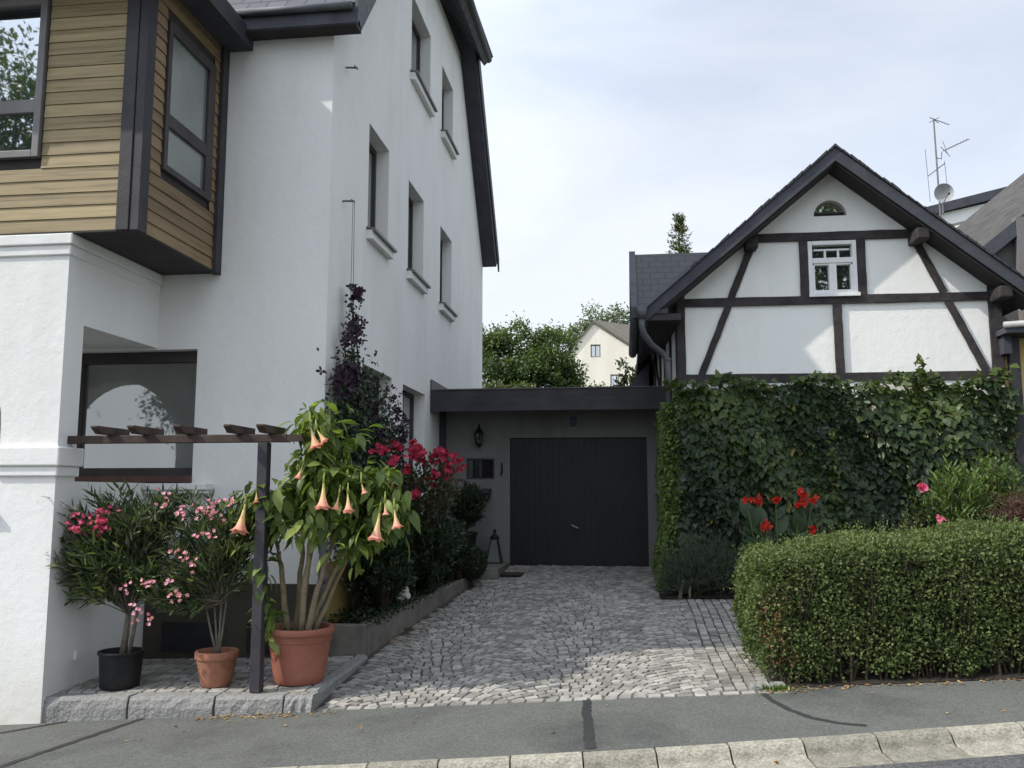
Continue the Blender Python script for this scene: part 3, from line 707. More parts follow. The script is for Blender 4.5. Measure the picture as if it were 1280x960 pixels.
# roofs
rf = MB()
ey, ez, ry, rz, k_ = 9.45, 7.12, 15.32, 14.34, 1.23
xe = -3.05; hz = 11.05; hy0 = ey + (hz-ez)/k_; hy1 = 2*ry - hy0; hx = -5.4; by = 2*ry - ey
thk = Vector((0, .19, -.16))*1.25
for sgn in (0, 1):
    f = (lambda y: y) if sgn == 0 else (lambda y: 2*ry - y)
    off = (0, thk.y if sgn == 0 else -thk.y, thk.z)
    rf.prism([(-12.3, f(ey), ez+.2), (xe, f(ey), ez+.2), (xe, f(hy0), hz+.2), (hx, ry, rz+.2), (-12.3, ry, rz+.2)], off)
rf.prism([(-2.85, hy0-.15, hz+.02), (-2.72, hy1+.15, hz+.02), (hx-.03, ry, rz+.22)], (-.20, 0, -.2))
roof = H.part('roof', rf, M['slate'])
for sgn in (0, 1):
    f = (lambda y: y) if sgn == 0 else (lambda y: 2*ry - y)
    dy_ = thk.y if sgn == 0 else -thk.y; g_ = lambda y: f(y) + dy_*1.012; zo = .2 + thk.z*1.012
    mb = MB(); mb.prism([(-12.3, g_(ey), ez+zo), (xe-.003, g_(ey), ez+zo), (xe-.003, g_(hy0), hz+zo), (hx, ry+dy_*1.012, rz+zo), (-12.3, ry+dy_*1.012, rz+zo)], (0, dy_*.08, thk.z*.08)); H.part('soffit', mb, M['roofdark'], roof)
for sgn in (0, 1):
    f = (lambda y: y) if sgn == 0 else (lambda y: 2*ry - y)
    mb = MB(); mb.prism([(xe+.002, f(ey-.02), ez-.08), (xe+.002, f(ey-.02), ez+.26), (xe+.002, f(hy0+.05), hz+.30), (xe+.002, f(hy0+.05), hz-.15)], (.035, 0, 0))
    H.part('verge_board', mb, M['slate_v'] if sgn == 0 else M['roofdark'], roof)
mb = MB(); mb.box(-12.2, xe+.03, ey-.03, ey+.02, ez-.07, ez+.13); H.part('fascia', mb, M['roofdark'], roof)
mb = MB(); mb.box(-12.2, xe, ey+.022, YF-.002, ez-.065, ez-.02); H.part('soffit', mb, M['soffit'], roof)
mb = MB(); mb.tube([(-4.5, ey-.07, ez+.12), (xe-.02, ey-.07, ez+.12)], .045, 12); H.part('gutter', mb, M['zinc'], roof, smooth=True)
mb = MB(); mb.tube([(-2.83, hy0-.2, hz-.02), (-2.83, hy1+.2, hz-.02)], .075, 12); H.part('gutter', mb, M['roofdark'], roof, smooth=True)
mb = MB(); bx0, bx1 = -9.3, -4.40; bm_ = (bx0+bx1)/2
mb.prism([(bx0, 7.32, 6.93), (bx1, 7.32, 6.93), (bx1, 7.32, 7.13), (bm_, 7.32, 7.13+2.45*1.0), (bx0, 7.32, 7.13)], (0, 4.1, 0))
H.part('bay_roof', mb, M['roofdark'], bay)
mb = MB(); mb.box(bx1+.002, bx1+.03, 7.3, 9.41, 6.88, 7.12); mb.box(bx0, bx1+.03, 7.288, 7.318, 6.88, 7.12); H.part('fascia', mb, M['darkwood'], bay)
# chimney, hooks and wires on the gable
mb = MB(); mb.box(-8.2, -7.5, 15.2, 15.9, 12.8, 15.0); H.part('chimney', mb, M['bedwall'], roof)
for z in (6.885, 5.16):
    mb = MB(); mb.tube([(XW-.02, 10.16, z), (XW+.14, 10.20, z+.005)], .012, 6); mb.tube([(XW+.12, 10.14, z+.004), (XW+.13, 10.24, z+.006)], .009, 6); H.part('wall_hook', mb, M['wire'])
mb = MB(); mb.tube([(XW+.13, 10.17, 5.16), (XW+.12, 10.2, 3.9)], .004, 5); mb.tube([(XW+.13, 10.23, 5.16), (XW+.12, 10.3, 3.9)], .004, 5)
H.part('trellis_wire', mb, M['wire'])
mb = MB(); mb.tube([(XW+.06, 9.62, -.2), (XW+.06, 9.62, 1.15)], .045, 12); mb.tube([(XW+.06, 9.62, .62), (XW+.06, 9.62, .72)], .055, 12); H.part('standpipe', mb, M['zinc'], smooth=True)

# ------------------------------------------------------------------ GARAGE
GY = 16.09
g = Thing('garage', 'low flat roofed garage with black door between the two houses', 'garage', (-1.3, 16.5, .3))
mb = MB()
mb.wall([(XW, -.1), (.80, -.1), (.80, 3.2), (XW, 3.2)], [rect(-2.085, .39, .1, 2.61), rect(-2.89, -2.37, 1.86, 2.24)], lambda u, v: (u, GY, v), (0, .12, 0))
g.part('wall', mb, M['greywall'], fix=False)
mb = MB(); mb.add([(-3.38, 22, -.1), (.8, 22, -.1), (.8, 22, 3.2), (-3.38, 22, 3.2)], [(0,1,2,3)]); g.part('wall', mb, M['greywall'], fix=False)
mb = MB(); mb.box(XW+.002, .72, 15.25, 22.0, 3.20, 3.40); rfg = g.part('roof', mb, M['roofdark'])
mb = MB()
for i in range(3): mb.box(XW+.002, .735, 15.205+.003*i, 15.248, 3.03+i*.125, 3.152+i*.125)
g.part('fascia', mb, M['darkwood'], rfg)
mb = MB(); mb.box(XW+.002, .74, 15.19, 15.6, 3.405, 3.425); g.part('roof_edging', mb, M['zinc'], rfg)
mb = MB(); mb.box(XW+.003, XW+.03, 15.2, 17.2, 3.426, 3.60); g.part('flashing', mb, M['zinc'], rfg)
mb = MB(); mb.box(XW+.003, XW+.11, GY-.09, GY-.002, .3, 3.2); g.part('post', mb, M['darkwood'])
mb = MB()
n = 22; w_ = 2.47/n
for i in range(n): mb.box(-2.083+i*w_+.0015, -2.083+(i+1)*w_-.0015, GY+.06+random.uniform(0, .002), GY+.078, .12, 2.605)
mb.box(-2.083, .388, GY+.08, GY+.10, .12, 2.605)
gd = g.part('garage_door', mb, M['door'])
mb = MB(); mb.tube([(-.93, GY+.04, 1.02), (-.93, GY-.02, 1.02)], .016, 8); mb.tube([(-.97, GY-.02, 1.045), (-.85, GY-.02, .985)], .013, 8); g.part('handle', mb, M['metal'], gd)
mb = MB()
for b_ in ((-2.89, -2.86), (-2.65, -2.61), (-2.40, -2.37)): mb.box(*b_, GY+.02, GY+.07, 1.86, 2.24)
mb.box(-2.86, -2.40, GY+.02, GY+.068, 1.86, 1.89); mb.box(-2.86, -2.40, GY+.02, GY+.068, 2.21, 2.24)
gwi = g.part('window', mb, M['darkframe'])
mb = MB(); mb.box(-2.87, -2.39, GY+.05, GY+.056, 1.88, 2.22); g.part('pane', mb, M['glassdim'], gwi)
mb = MB(); mb.box(-3.0, -2.42, 15.75, GY-.003, 1.60, 1.69); mb.box(-2.50, -2.44, 15.8, GY-.003, 1.5, 1.6); g.part('shelf', mb, M['darkwood'], bevel=.005)

# wall lantern beside the garage door
wl = Thing('wall_lantern', 'black wrought iron lantern hanging on the grey garage wall', 'lantern', (-2.64, GY-.12, 2.45))
c = (-2.64, GY-.13, 0)
mb = MB(); mb.tube([(-2.64, GY, 2.80), (-2.64, GY-.08, 2.86), (-2.64, GY-.13, 2.80)], .012, 6); mb.lathe([(.0, 2.80), (.03, 2.78), (.085, 2.70), (.09, 2.69), (.09, 2.68)], c, 6); mb.lathe([(.065, 2.50), (.04, 2.47), (.015, 2.44), (0, 2.42)], c, 6)
for k in range(6):
    a = k*math.pi/3; mb.tube([(c[0]+.08*math.cos(a), c[1]+.08*math.sin(a), 2.69), (c[0]+.06*math.cos(a), c[1]+.06*math.sin(a), 2.50)], .006, 5)
wl.part('frame', mb, M['iron'])
mb = MB(); mb.lathe([(.072, 2.685), (.053, 2.505)], c, 6); wl.part('pane', mb, M['glassdark'])
mb = MB(); mb.tube([(-2.235, GY-.02, 2.12), (-2.225, GY-.035, 2.0), (-2.25, GY-.03, 1.92)], [.012, .02, .01], 8); mb.box(-2.25, -2.22, GY-.02, GY-.002, 2.08, 2.16)
solo('bell_pull', mb, M['iron'], 'small dark bell pull on the wall beside the garage door', 'bell', (-2.235, GY, 1.95))
mb = MB(); mb.box(-.985, -.865, GY-.022, GY-.004, 2.81, 2.985)
solo('number_plate', mb, M['blueplate'], 'small blue enamel house number plate above the garage door', 'sign', (-.92, GY-.01, 2.81), bevel=.006)
mb = MB(); mb.box(-2.2, -1.72, 14.75, 15.25, drive_z(-2, 15)+.016, drive_z(-2, 15)+.035); solo('door_mat', mb, M['mat'], 'dark door mat lying on the setts before the step', 'mat', (-2, 15, .24), bevel=.006)
# steps in the corner
st = Thing('stone_step', 'two grey stone steps in the dark corner beside the garage door', 'steps', (-2.7, 15.2, .2))
mb = MB(); mb.box(-2.50, -2.08, 14.55, GY-.003, .0, .385); st.part('tread', mb, M['bedwall'], bevel=.012)
mb = MB(); mb.box(XW+.02, -2.503, 14.2, GY-.003, .0, .58); st.part('tread', mb, M['bedwall'], bevel=.012)
fl = Thing('floor_lantern', 'tapered black metal lantern with pale panes standing on the step', 'lantern', (-2.31, 15.72, .385))
c = (-2.31, 15.72, .387)
mb = MB()
for (sx, sy) in ((1,1), (1,-1), (-1,1), (-1,-1)): mb.tube([(c[0]+.125*sx, c[1]+.125*sy, c[2]), (c[0]+.05*sx, c[1]+.05*sy, c[2]+.43)], .010, 6)
mb.box(c[0]-.135, c[0]+.135, c[1]-.135, c[1]+.135, c[2], c[2]+.02); mb.lathe([(.085, .42), (.09, .44), (.03, .50), (.02, .53), (.035, .56), (0, .60)], c, 8)
fl.part('frame', mb, M['iron'])
mb = MB(); q = [(-1,-1), (1,-1), (1,1), (-1,1)]
vs = [(c[0]+.115*a, c[1]+.115*b, c[2]+.022) for a, b in q] + [(c[0]+.045*a, c[1]+.045*b, c[2]+.42) for a, b in q]
mb.add(vs, [(i, (i+1) % 4, (i+1) % 4+4, i+4) for i in range(4)]); fl.part('pane', mb, M['glasspale'])
# terracotta tortoise
tt = Thing('tortoise_ornament', 'terracotta tortoise ornament sitting on the upper step', 'ornament', (-2.72, 14.45, .58))
mb = MB(); c = (-2.72, 14.42, .585)
prof_ = [(.165*math.cos(a), .03+.145*math.sin(a)) for a in np.linspace(0, math.pi/2, 9)]; mb.lathe([(0, .02), (.15, .02)] + prof_, c, 20)
tt.part('shell', mb, M['terracotta'], smooth=True)
mb = MB(); mb.tube([(c[0]+.13, c[1], c[2]+.04), (c[0]+.19, c[1], c[2]+.09), (c[0]+.235, c[1], c[2]+.10)], [.03, .03, .02], 8)
for (sx, sy) in ((1,1), (1,-1), (-1,1), (-1,-1)): mb.tube([(c[0]+.09*sx, c[1]+.09*sy, c[2]+.05), (c[0]+.14*sx, c[1]+.13*sy, c[2])], [.03, .022], 8)
tt.part('body', mb, M['terracotta'], smooth=True)

# ------------------------------------------------------------------ TIMBER HOUSE
T = Thing('timber_house', 'small white half-timbered house with black beams and dark gable roof', 'house', (3.2, 16.0, 0.2))
TY = 13.6; tx0, tx1 = .84, 5.46; ax, az = 3.16, 6.68; ks = .835
def rz_(x, d=0): return az - abs(x-ax)*ks - d
lun = [(2.915, 5.80), (3.40, 5.80)] + [(3.1575+.2425*math.cos(a), 5.80+.245*math.sin(a)) for a in np.linspace(0, math.pi, 14)][1:-1]
win = rect(2.80, 3.51, 4.55, 5.41)
mb = MB()
mb.wall([(tx0, 3.25), (tx1, 3.25), (tx1, rz_(tx1, .19)), (ax, rz_(ax, .19)), (tx0, rz_(tx0, .19))], [lun, win], lambda u, v: (u, TY, v), (0, .14, 0))
mb.wall([(.72, -.2), (tx1+.02, -.2), (tx1+.02, 3.25), (.72, 3.25)], [], lambda u, v: (u, TY-.03, v))
mb.add([(.72, TY-.03, 3.25), (tx1+.02, TY-.03, 3.25), (tx1, TY, 3.25), (tx0, TY, 3.25)], [(0,1,2,3)])
mb.add([(.72, TY-.03, -.2), (.72, 19, -.2), (.72, 19, 3.25), (.72, TY-.03, 3.25)], [(0,1,2,3)])
mb.add([(tx0, TY, 3.25), (.50, 19.5, 3.25), (.50, 19.5, 4.35), (tx0, TY, 4.35)], [(0,1,2,3)])
mb.add([(tx1, TY, -.2), (tx1, 20, -.2), (tx1, 20, 4.4), (tx1, TY, 4.4)], [(0,1,2,3)])
T.part('wall', mb, M['white_timber'], fix=False)
Y0 = TY - .03
def tb(p0, p1, w, d=.05):
    mb = MB(); a = Vector((p0[0], Y0+.012, p0[1])); b = Vector((p1[0], Y0+.012, p1[1])); n = 9
    dv = (b-a).normalized(); sd = Vector((-dv.z, 0, dv.x)); vs = []
    for i in range(n+1):
        c = a + (b-a)*i/n; j1, j2 = random.uniform(-.004, .004), random.uniform(-.004, .004)
        vs += [c+sd*(w/2+j1)+Vector((0,-d/2,0)), c-sd*(w/2+j2)+Vector((0,-d/2,0)), c-sd*(w/2+j2)+Vector((0,d/2,0)), c+sd*(w/2+j1)+Vector((0,d/2,0))]
    mb.add(vs, [(i*4+q, i*4+(q+1) % 4, (i+1)*4+(q+1) % 4, (i+1)*4+q) for i in range(n) for q in range(4)] + [(0,1,2,3), (n*4+3, n*4+2, n*4+1, n*4)])
    T.part('timber_beam', mb, M['timber'])
tb((.80, 3.325), (5.44, 3.31), .13, .056)
tb((.88, 3.38), (.88, 4.62), .125, .054)
tb((5.42, 3.38), (5.42, 4.70), .17, .054)
tb((.94, 4.50), (5.36, 4.49), .125, .05)
tb((1.85, 5.485), (4.45, 5.475), .125, .05)
tb((2.735, 4.56), (2.735, 5.43), .12, .046); tb((3.575, 4.56), (3.575, 5.43), .12, .046)
tb((3.20, 3.38), (3.195, 4.44), .125, .046)
tb((1.17, 3.385), (1.60, 4.44), .105, .042); tb((1.64, 4.56), (2.0, 5.42), .105, .042)
tb((5.25, 3.38), (4.78, 4.43), .105, .042); tb((4.73, 4.56), (4.34, 5.42), .105, .042)
# window with transom
y = TY + .02; mb = MB(); x0, x1, z0, z1 = 2.80, 3.51, 4.555, 5.405; t = .065
mb.box(x0, x0+t, y-.05, y+.04, z0, z1); mb.box(x1-t, x1, y-.05, y+.04, z0, z1); mb.box(x0+t, x1-t, y-.05, y+.04, z0, z0+.09); mb.box(x0+t, x1-t, y-.05, y+.04, z1-.06, z1)
mb.box(x0+t, x1-t, y-.056, y+.04, 5.06, 5.14)
xm = (x0+x1)/2; mb.box(xm-.055, xm+.055, y-.046, y+.038, z0+.09, 5.06)
for a in (x0+t+.0, x1-t-.03): mb.box(a, a+.03, y-.04, y+.038, z0+.09, 5.06)
mb.box(x0+t, x1-t, y-.04, y+.036, 5.03, 5.061); mb.box(x0+t+.03, x1-t-.03, y-.02, y+.03, 5.26, 5.285)
for i in (1, 2): a = x0+t + (x1-x0-2*t)*i/3; mb.box(a-.014, a+.014, y-.022, y+.034, 5.14, 5.262)
tw = T.part('window', mb, M['whitepaint'], label='white painted casement with three small panes above', bevel=.005)
mb = MB(); mb.box(x0+t, x1-t, y+.01, y+.016, z0+.08, z1-.06); T.part('pane', mb, M['glassdark'], tw)
mb = MB(); mb.box(x0-.01, x1+.02, y-.10, y-.051, z0-.02, z0+.035); T.part('sill', mb, M['whitepaint'], tw, bevel=.005)
mb = MB(); mb.wall([(2.90, 5.79), (3.42, 5.79), (3.42, 6.06), (2.90, 6.06)], [], lambda u, v: (u, TY+.12, v)); lw = T.part('window', mb, M['glassdark'], label='small half-round dark window high in the gable')
mb = MB(); mb.box(2.93, 3.39, TY+.09, TY+.115, 5.86, 5.885); mb.box(2.92, 3.40, TY+.02, TY+.06, 5.802, 5.82); T.part('frame', mb, M['darkwood'], lw)
# roof
V0 = 13.12; xl, xr = .26, 5.80
mb = MB()
mb.prism([(xl, V0+.04, rz_(xl)), (ax, V0+.04, az), (ax, V0+.04, az-.17), (xl, V0+.04, rz_(xl)-.17)], (0, 7, 0)); mb.prism([(xr, V0+.04, rz_(xr)), (ax, V0+.04, az), (ax, V0+.04, az-.17), (xr, V0+.04, rz_(xr)-.17)], (0, 7, 0))
troof = T.part('roof', mb, M['rooftile'])
mb = MB()
mb.prism([(xl-.02, V0, rz_(xl-.02)+.03), (ax, V0, az+.03), (ax, V0, az-.185), (xl-.02, V0, rz_(xl-.02)-.175)], (0, .036, 0)); T.part('verge_board', mb, M['roofdark'], troof); mb = MB(); mb.prism([(xr+.02, V0, rz_(xr+.02)+.03), (ax+.002, V0, az+.03), (ax+.002, V0, az-.185), (xr+.02, V0, rz_(xr+.02)-.175)], (0, .036, 0))
T.part('verge_board', mb, M['roofdark'], troof)
mb = MB(); n = 24
for i in range(n):                                                  # slightly uneven tile edge along the verge
    for sg in (-1, 1):
        a = i/n; X0 = ax + sg*a*(ax-xl if sg < 0 else xr-ax); X1 = ax + sg*(a+1/n*1.08)*(ax-xl if sg < 0 else xr-ax); zz = random.uniform(.03, .055)
        mb.prism([(X0, V0-.03, rz_(X0)+.028), (X1, V0-.03, rz_(X1)+.028), (X1, V0-.03, rz_(X1)+zz+.015), (X0, V0-.03, rz_(X0)+zz+.03)], (0, .12, 0))
T.part('verge_tiles', mb, M['rooftile'], troof)
mb = MB()
for sg, xe_ in ((-1, xl), (1, xr)): mb.prism([(xe_, V0+.05, rz_(xe_)-.18), (ax, V0+.05, az-.18), (ax, V0+.05, az-.215), (xe_, V0+.05, rz_(xe_)-.215)], (0, TY-V0-.052, 0))
T.part('soffit', mb, M['soffit'], troof)
for (px, pz) in ((4.36, 5.37), (5.44, 4.47), (1.95, 5.37)):
    mb = MB(); mb.box(px-.095, px+.095, V0+.06 if px > 2 else V0+.25, TY+.1, pz-.09, pz+.085); T.part('purlin', mb, M['timber'], bevel=.025)
# cross wing
wy0, wyr, wy1 = 13.13, 14.72, 16.35; wz, wr = 4.32, 5.60; wx = .15
mb = MB(); mb.prism([(wx, wy0, wz), (wx, wyr, wr), (wx, wy1, wz), (wx, wy1, wz-.06), (wx, wy0, wz-.06)], (.52, 0, 0))
zc_ = wz + (13.66-wy0)*(wr-wz)/(wyr-wy0); mb.prism([(wx+.52, 13.66, zc_), (wx+.52, wyr, wr), (wx+.52, wy1, wz), (wx+.52, 13.66, wz)], (1.6, 0, 0))
cw_ = T.part('wing_roof', mb, M['rooftile'])
for (yy, d_) in ((wy0-.02, 0), (wy1+.02, .002)):
    mb = MB(); mb.prism([(wx-.03, yy, wz+.05), (wx-.03, wyr+d_, wr+.06), (wx-.03, wyr+d_, wr-.14), (wx-.03, yy, wz-.12)], (.10, 0, 0)); T.part('verge_board', mb, M['roofdark'], cw_)
mb = MB(); mb.tube([(wx+.03, wy0+.1, wz-.10), (wx+.02, wy1, wz-.16)], .075, 10); T.part('gutter', mb, M['zinc'], cw_, smooth=True)
mb = MB(); mb.box(wx+.05, .86, wy0+.02, wy1, wz-.16, wz-.062); T.part('soffit', mb, M['soffit'], cw_)
mb = MB(); mb.beam((xl+.02, V0-.02, rz_(xl)+.06), (1.0, V0-.02, rz_(1.0)+.06), .06, .05); T.part('flashing', mb, M['zinc'], cw_)
# rainwater head and swan neck downpipe
mb = MB(); mb.prism([(.20, 13.02, 4.36), (.36, 13.02, 4.36), (.335, 13.02, 4.18), (.225, 13.02, 4.18)], (0, .14, 0))
mb.tube([(.28, 13.09, 4.2), (.28, 13.09, 4.05), (.31, 13.12, 3.95), (.42, 13.3, 3.82), (.58, 13.46, 3.72), (.66, 13.5, 3.62), (.67, 13.5, 3.45), (.67, 13.5, 2.6)], .048, 12)
for z in (3.62, 3.2): mb.tube([(.67, 13.5, z-.02), (.67, 13.5, z+.02)], .056, 12)
T.part('downpipe', mb, M['zinc'], smooth=True)
# boards and beams on the side wall above the garage
mb = MB()
def side_x(y): return .84 + (.50-.84)*(y-TY)/(19.5-TY) - .012
for yy in (13.70, 14.6, 15.5, 16.3, 17.3, 18.3):
    mb = MB(); mb.beam((side_x(yy), yy, 3.26), (side_x(yy), yy, 4.3), .05, .10, up=(0,1,0)); T.part('timber_beam', mb, M['timber'])
mb = MB(); mb.beam((side_x(16.3), 16.35, 3.3), (side_x(17.3), 17.2, 4.2), .05, .08, up=(0,1,0)); T.part('timber_beam', mb, M['timber'])
mb = MB(); mb.prism([(.50, 17.6, 4.2), (-.12, 17.6, 3.45), (-.12, 17.6, 3.15), (.50, 17.6, 3.75)], (0, 3.2, 0)); T.part('lean_to_roof', mb, M['roofdark'])

# ------------------------------------------------------------------ NEIGHBOUR at the right
nb = Thing('neighbour_house', 'dark clad neighbouring house with grey corrugated roof at the right edge', 'house', (7.5, 16.0, .3))
A, B, C_, D_ = Vector((6.49, 17.5, 6.56)), Vector((7.9, 17.5, 7.70)), Vector((5.62, 14.45, 5.36)), Vector((8.4, 14.45, 8.05))
mb = MB(); nrow = 40; pts = []
# roof plane climbs to the right; corrugations run up the slope
e0, e1 = Vector((5.62, 14.45, 5.38)), Vector((6.35, 18.6, 6.62)); up_ = Vector((1.0, -.03, .80))
for i in range(nrow*4+1):
    f_ = i/(nrow*4); p_ = e0.lerp(e1, f_); dz = .022*math.cos(i*math.pi/2)
    pts += [p_ + Vector((0,0,dz)), p_ + up_*6 + Vector((0,0,dz))]
mb.add(pts, [(2*i, 2*i+1, 2*i+3, 2*i+2) for i in range(nrow*4)])
nroof = nb.part('roof', mb, M['corrug'], smooth=True)
mb = MB(); mb.beam(e0 + Vector((0,-.03,-.06)), e0 + up_*6 + Vector((0,-.03,-.06)), .10, .20); nb.part('verge_board', mb, M['roofdark'], nroof)
mb = MB(); mb.prism([(5.70, 14.5, -.2), (11, 14.5, -.2), (11, 14.5, 9.6), (5.85, 14.5, 5.45), (5.70, 14.5, 5.3)], (0, 4, 0)); nb.part('wall', mb, M['cladgrey'])
mb = MB(); mb.box(5.72, 11, 14.44, 14.497, 4.98, 5.03); mb.box(6.13, 6.32, 14.35, 14.497, 1.0, 5.9); nb.part('trim', mb, M['greyframe'])
mb = MB(); mb.box(5.50, 9, 13.62, 14.497, -.2, 3.86); nw = nb.part('extension', mb, M['tancream'], label='yellow ochre ground floor extension')
mb = MB(); mb.box(5.56, 5.70, 13.52, 13.617, -.2, 3.9); nb.part('door_frame', mb, M['darkwood'], nw)
mb = MB(); mb.box(5.40, 9, 13.2, 14.6, 3.87, 3.95); mb.box(5.44, 5.55, 13.4, 13.6, 3.6, 3.87); nb.part('canopy', mb, M['roofdark'], nw)
mb = MB(); mb.tube([(5.38, 13.2, 3.98), (9, 13.05, 4.15)], .05, 10); nb.part('gutter', mb, M['greymetal'], nw, smooth=True)

# ------------------------------------------------------------------ far houses, antenna, dish
fh = Thing('flat_roof_house', 'pale house with long dark flat roof edge behind the timber house', 'house', (12, 31, 0))
mb = MB(); mb.prism([(9.9, 30.02, 10.72), (13.2, 30.02, 11.48), (13.2, 30.02, 11.78), (9.9, 30.02, 11.02)], (0, 5, 0)); fh.part('roof', mb, M['roofdark'])
mb = MB(); mb.prism([(10.0, 30.2, 0), (17, 30.2, 0), (17, 30.2, 12.2), (10.0, 30.2, 10.74)], (0, 5, 0)); fh.part('wall', mb, M['white'])
mb = MB(); mb.prism([(10.75, 30.14, 9.8), (12.2, 30.14, 9.8), (12.2, 30.14, 10.78), (10.75, 30.14, 10.45)], (0, .05, 0)); fw_ = fh.part('window', mb, M['greyframe'])
mb = MB(); mb.prism([(10.85, 30.128, 9.8), (11.45, 30.128, 9.8), (11.45, 30.128, 10.52), (10.85, 30.128, 10.37)], (0, .01, 0)); fh.part('pane', mb, M['cream'], fw_)
an = Thing('roof_antenna', 'tall thin television antenna mast with side arms against the sky', 'antenna', (8.39, 24, 8.6))
P_ = lambda x, z, dy=0: (x, 24+dy, z)
mb = MB(); mb.tube([P_(8.40, 7.8), P_(8.36, 11.56)], [.026, .020], 6); an.part('mast', mb, M['wire'])
mb = MB(); mb.tube([P_(8.26, 11.63), P_(8.75, 11.40)], .012, 5); mb.tube([P_(8.36, 11.57), P_(8.55, 11.55, .2)], .012, 5); mb.tube([P_(8.24, 11.49), P_(8.5, 11.62)], .01, 5); an.part('dipole', mb, M['wire'])
mb = MB(); mb.tube([P_(8.55, 10.68), P_(9.22, 10.98)], .013, 5)
for i in range(9): mb.tube([P_(8.6+i*.075, 10.70+i*.034-.05, -.1), P_(8.6+i*.075, 10.70+i*.034+.05, .1)], .008, 4)
mb.tube([P_(8.37, 10.5), P_(8.50, 10.46), P_(8.52, 10.66)], .014, 5); mb.tube([P_(8.5, 10.8), P_(8.72, 10.52)], .008, 4); mb.tube([P_(8.56, 10.95), P_(8.66, 10.6)], .007, 4); an.part('directional_aerial', mb, M['wire'])
mb = MB(); mb.tube([P_(8.13, 10.0), P_(8.58, 10.34)], .014, 5); mb.tube([P_(8.15, 9.3), P_(8.10, 10.75)], .007, 4); mb.tube([P_(8.60, 9.75), P_(8.57, 10.4)], .007, 4); an.part('side_arm', mb, M['wire'])
dd = Thing('satellite_dish', 'round grey satellite dish at the foot of the antenna mast', 'satellite dish', (8.42, 23.9, 9.4))
mb = MB(); R_ = .25; vs = [(8.43, 23.86, 9.45)]; ns, nr = 24, 5
for j in range(1, nr+1):
    for k in range(ns):
        a = 2*math.pi*k/ns; r_ = R_*j/nr; vs.append((8.43+r_*math.cos(a), 23.86-.35*r_*r_/R_-.12*r_*math.sin(a), 9.45+r_*math.sin(a)))
fs = [(0, 1+k, 1+(k+1) % ns) for k in range(ns)] + [(1+(j-1)*ns+k, 1+j*ns+k, 1+j*ns+(k+1) % ns, 1+(j-1)*ns+(k+1) % ns) for j in range(1, nr) for k in range(ns)]
mb.add(vs, fs); dd.part('reflector', mb, M['greymetal'], smooth=True, fix=False)
mb = MB(); mb.tube([(8.43, 23.84, 9.22), (8.47, 23.55, 9.35)], .012, 5); mb.tube([(8.47, 23.56, 9.34), (8.465, 23.5, 9.38)], .03, 8); dd.part('feed_arm', mb, M['wire'])
mb = MB(); mb.tube([(8.41, 23.97, 9.45), (8.43, 23.87, 9.45)], .03, 8); mb.tube([(8.42, 23.9, 8.9), (8.43, 23.9, 9.3)], .02, 6); dd.part('bracket', mb, M['wire'])

ch = Thing('cream_house', 'cream gabled house with brown roof far behind the garage', 'house', (-1, 43, 3))
mb = MB()
cp = [(-3.05, 3), (1.0, 3), (1.0, 7.75), (-1.33, 9.32), (-3.05, 7.3)]
mb.wall(cp, [rect(-1.48, -1.03, 7.75, 8.34), rect(-.60, -.2, 6.3, 6.95)], lambda u, v: (u, 40, v), (0, .15, 0))
mb.add([(1.0, 40, 3), (1.0, 48, 3), (1.0, 48, 7.75), (1.0, 40, 7.75)], [(0,1,2,3)]); mb.add([(-3.05, 40, 3), (-3.05, 48, 3), (-3.05, 48, 7.3), (-3.05, 40, 7.3)], [(0,1,2,3)])
ch.part('wall', mb, M['cream'], fix=False)
mb = MB(); mb.prism([(-1.33, 39.9, 9.34), (1.45, 39.9, 7.47), (1.45, 39.9, 7.57), (-1.33, 39.9, 9.46)], (2.0, 8, 1.2)); mb.prism([(-1.33, 39.9, 9.34), (-3.25, 39.9, 7.06), (-3.25, 39.9, 7.12), (-1.33, 39.9, 9.42)], (0, 8, 0)); ch.part('roof', mb, M['roof_far'])
for (a, b, c0, c1) in ((-1.48, -1.03, 7.75, 8.34), (-.60, -.2, 6.3, 6.95)):
    mb = frame_y(a, b, c0, c1, 40.12, .05, []); w = ch.part('window', mb, M['greyframe']); xm = (a+b)/2
    mb = MB(); mb.box(a+.05, xm-.02, 40.09, 40.1, c0+.05, c1-.05); mb.box(xm+.02, b-.05, 40.09, 40.1, c0+.05, c1-.05); ch.part('pane', mb, M['glassdark'], w)

# ------------------------------------------------------------------ PERGOLA
pg = Thing('pergola', 'low dark brown pergola with short rafters reaching from the pillar', 'pergola', (-3.43, 8.14, -.24))
mb = MB(); mb.box(-3.485, -3.385, 8.11, 8.21, apron_z(-3.43, 8.15)+.008, 2.085); pg.part('post', mb, M['darkwood'], bevel=.006)
mb = MB(); mb.box(-5.50, -3.20, 8.115, 8.20, 2.088, 2.165); pg.part('beam', mb, M['pergolawood'], bevel=.006)
mb = MB(); mb.prism([(-3.03, 8.119, 2.095), (-3.20, 8.119, 2.095), (-3.20, 8.119, 2.16), (-3.06, 8.119, 2.16)], (0, .077, 0)); pg.part('beam', mb, M['pergolawood'])
me = None
for px in (-5.05, -4.68, -4.22, -3.72, -3.40):
    if me is None:
        mb = MB(); mb.prism([(0, -.30, .055), (0, -.22, .0), (0, .26, .0), (0, .26, .075), (0, -.30, .075)], (.075, 0, 0)); me = raw_mesh('rafter', mb.v, mb.f, mb.r, M['pergolawood']); fixn(me)
    o = link('rafter', me, (px-pg.base[0], 8.16-pg.base[1], 2.168-pg.base[2]), pg.o); soften(o, .005)

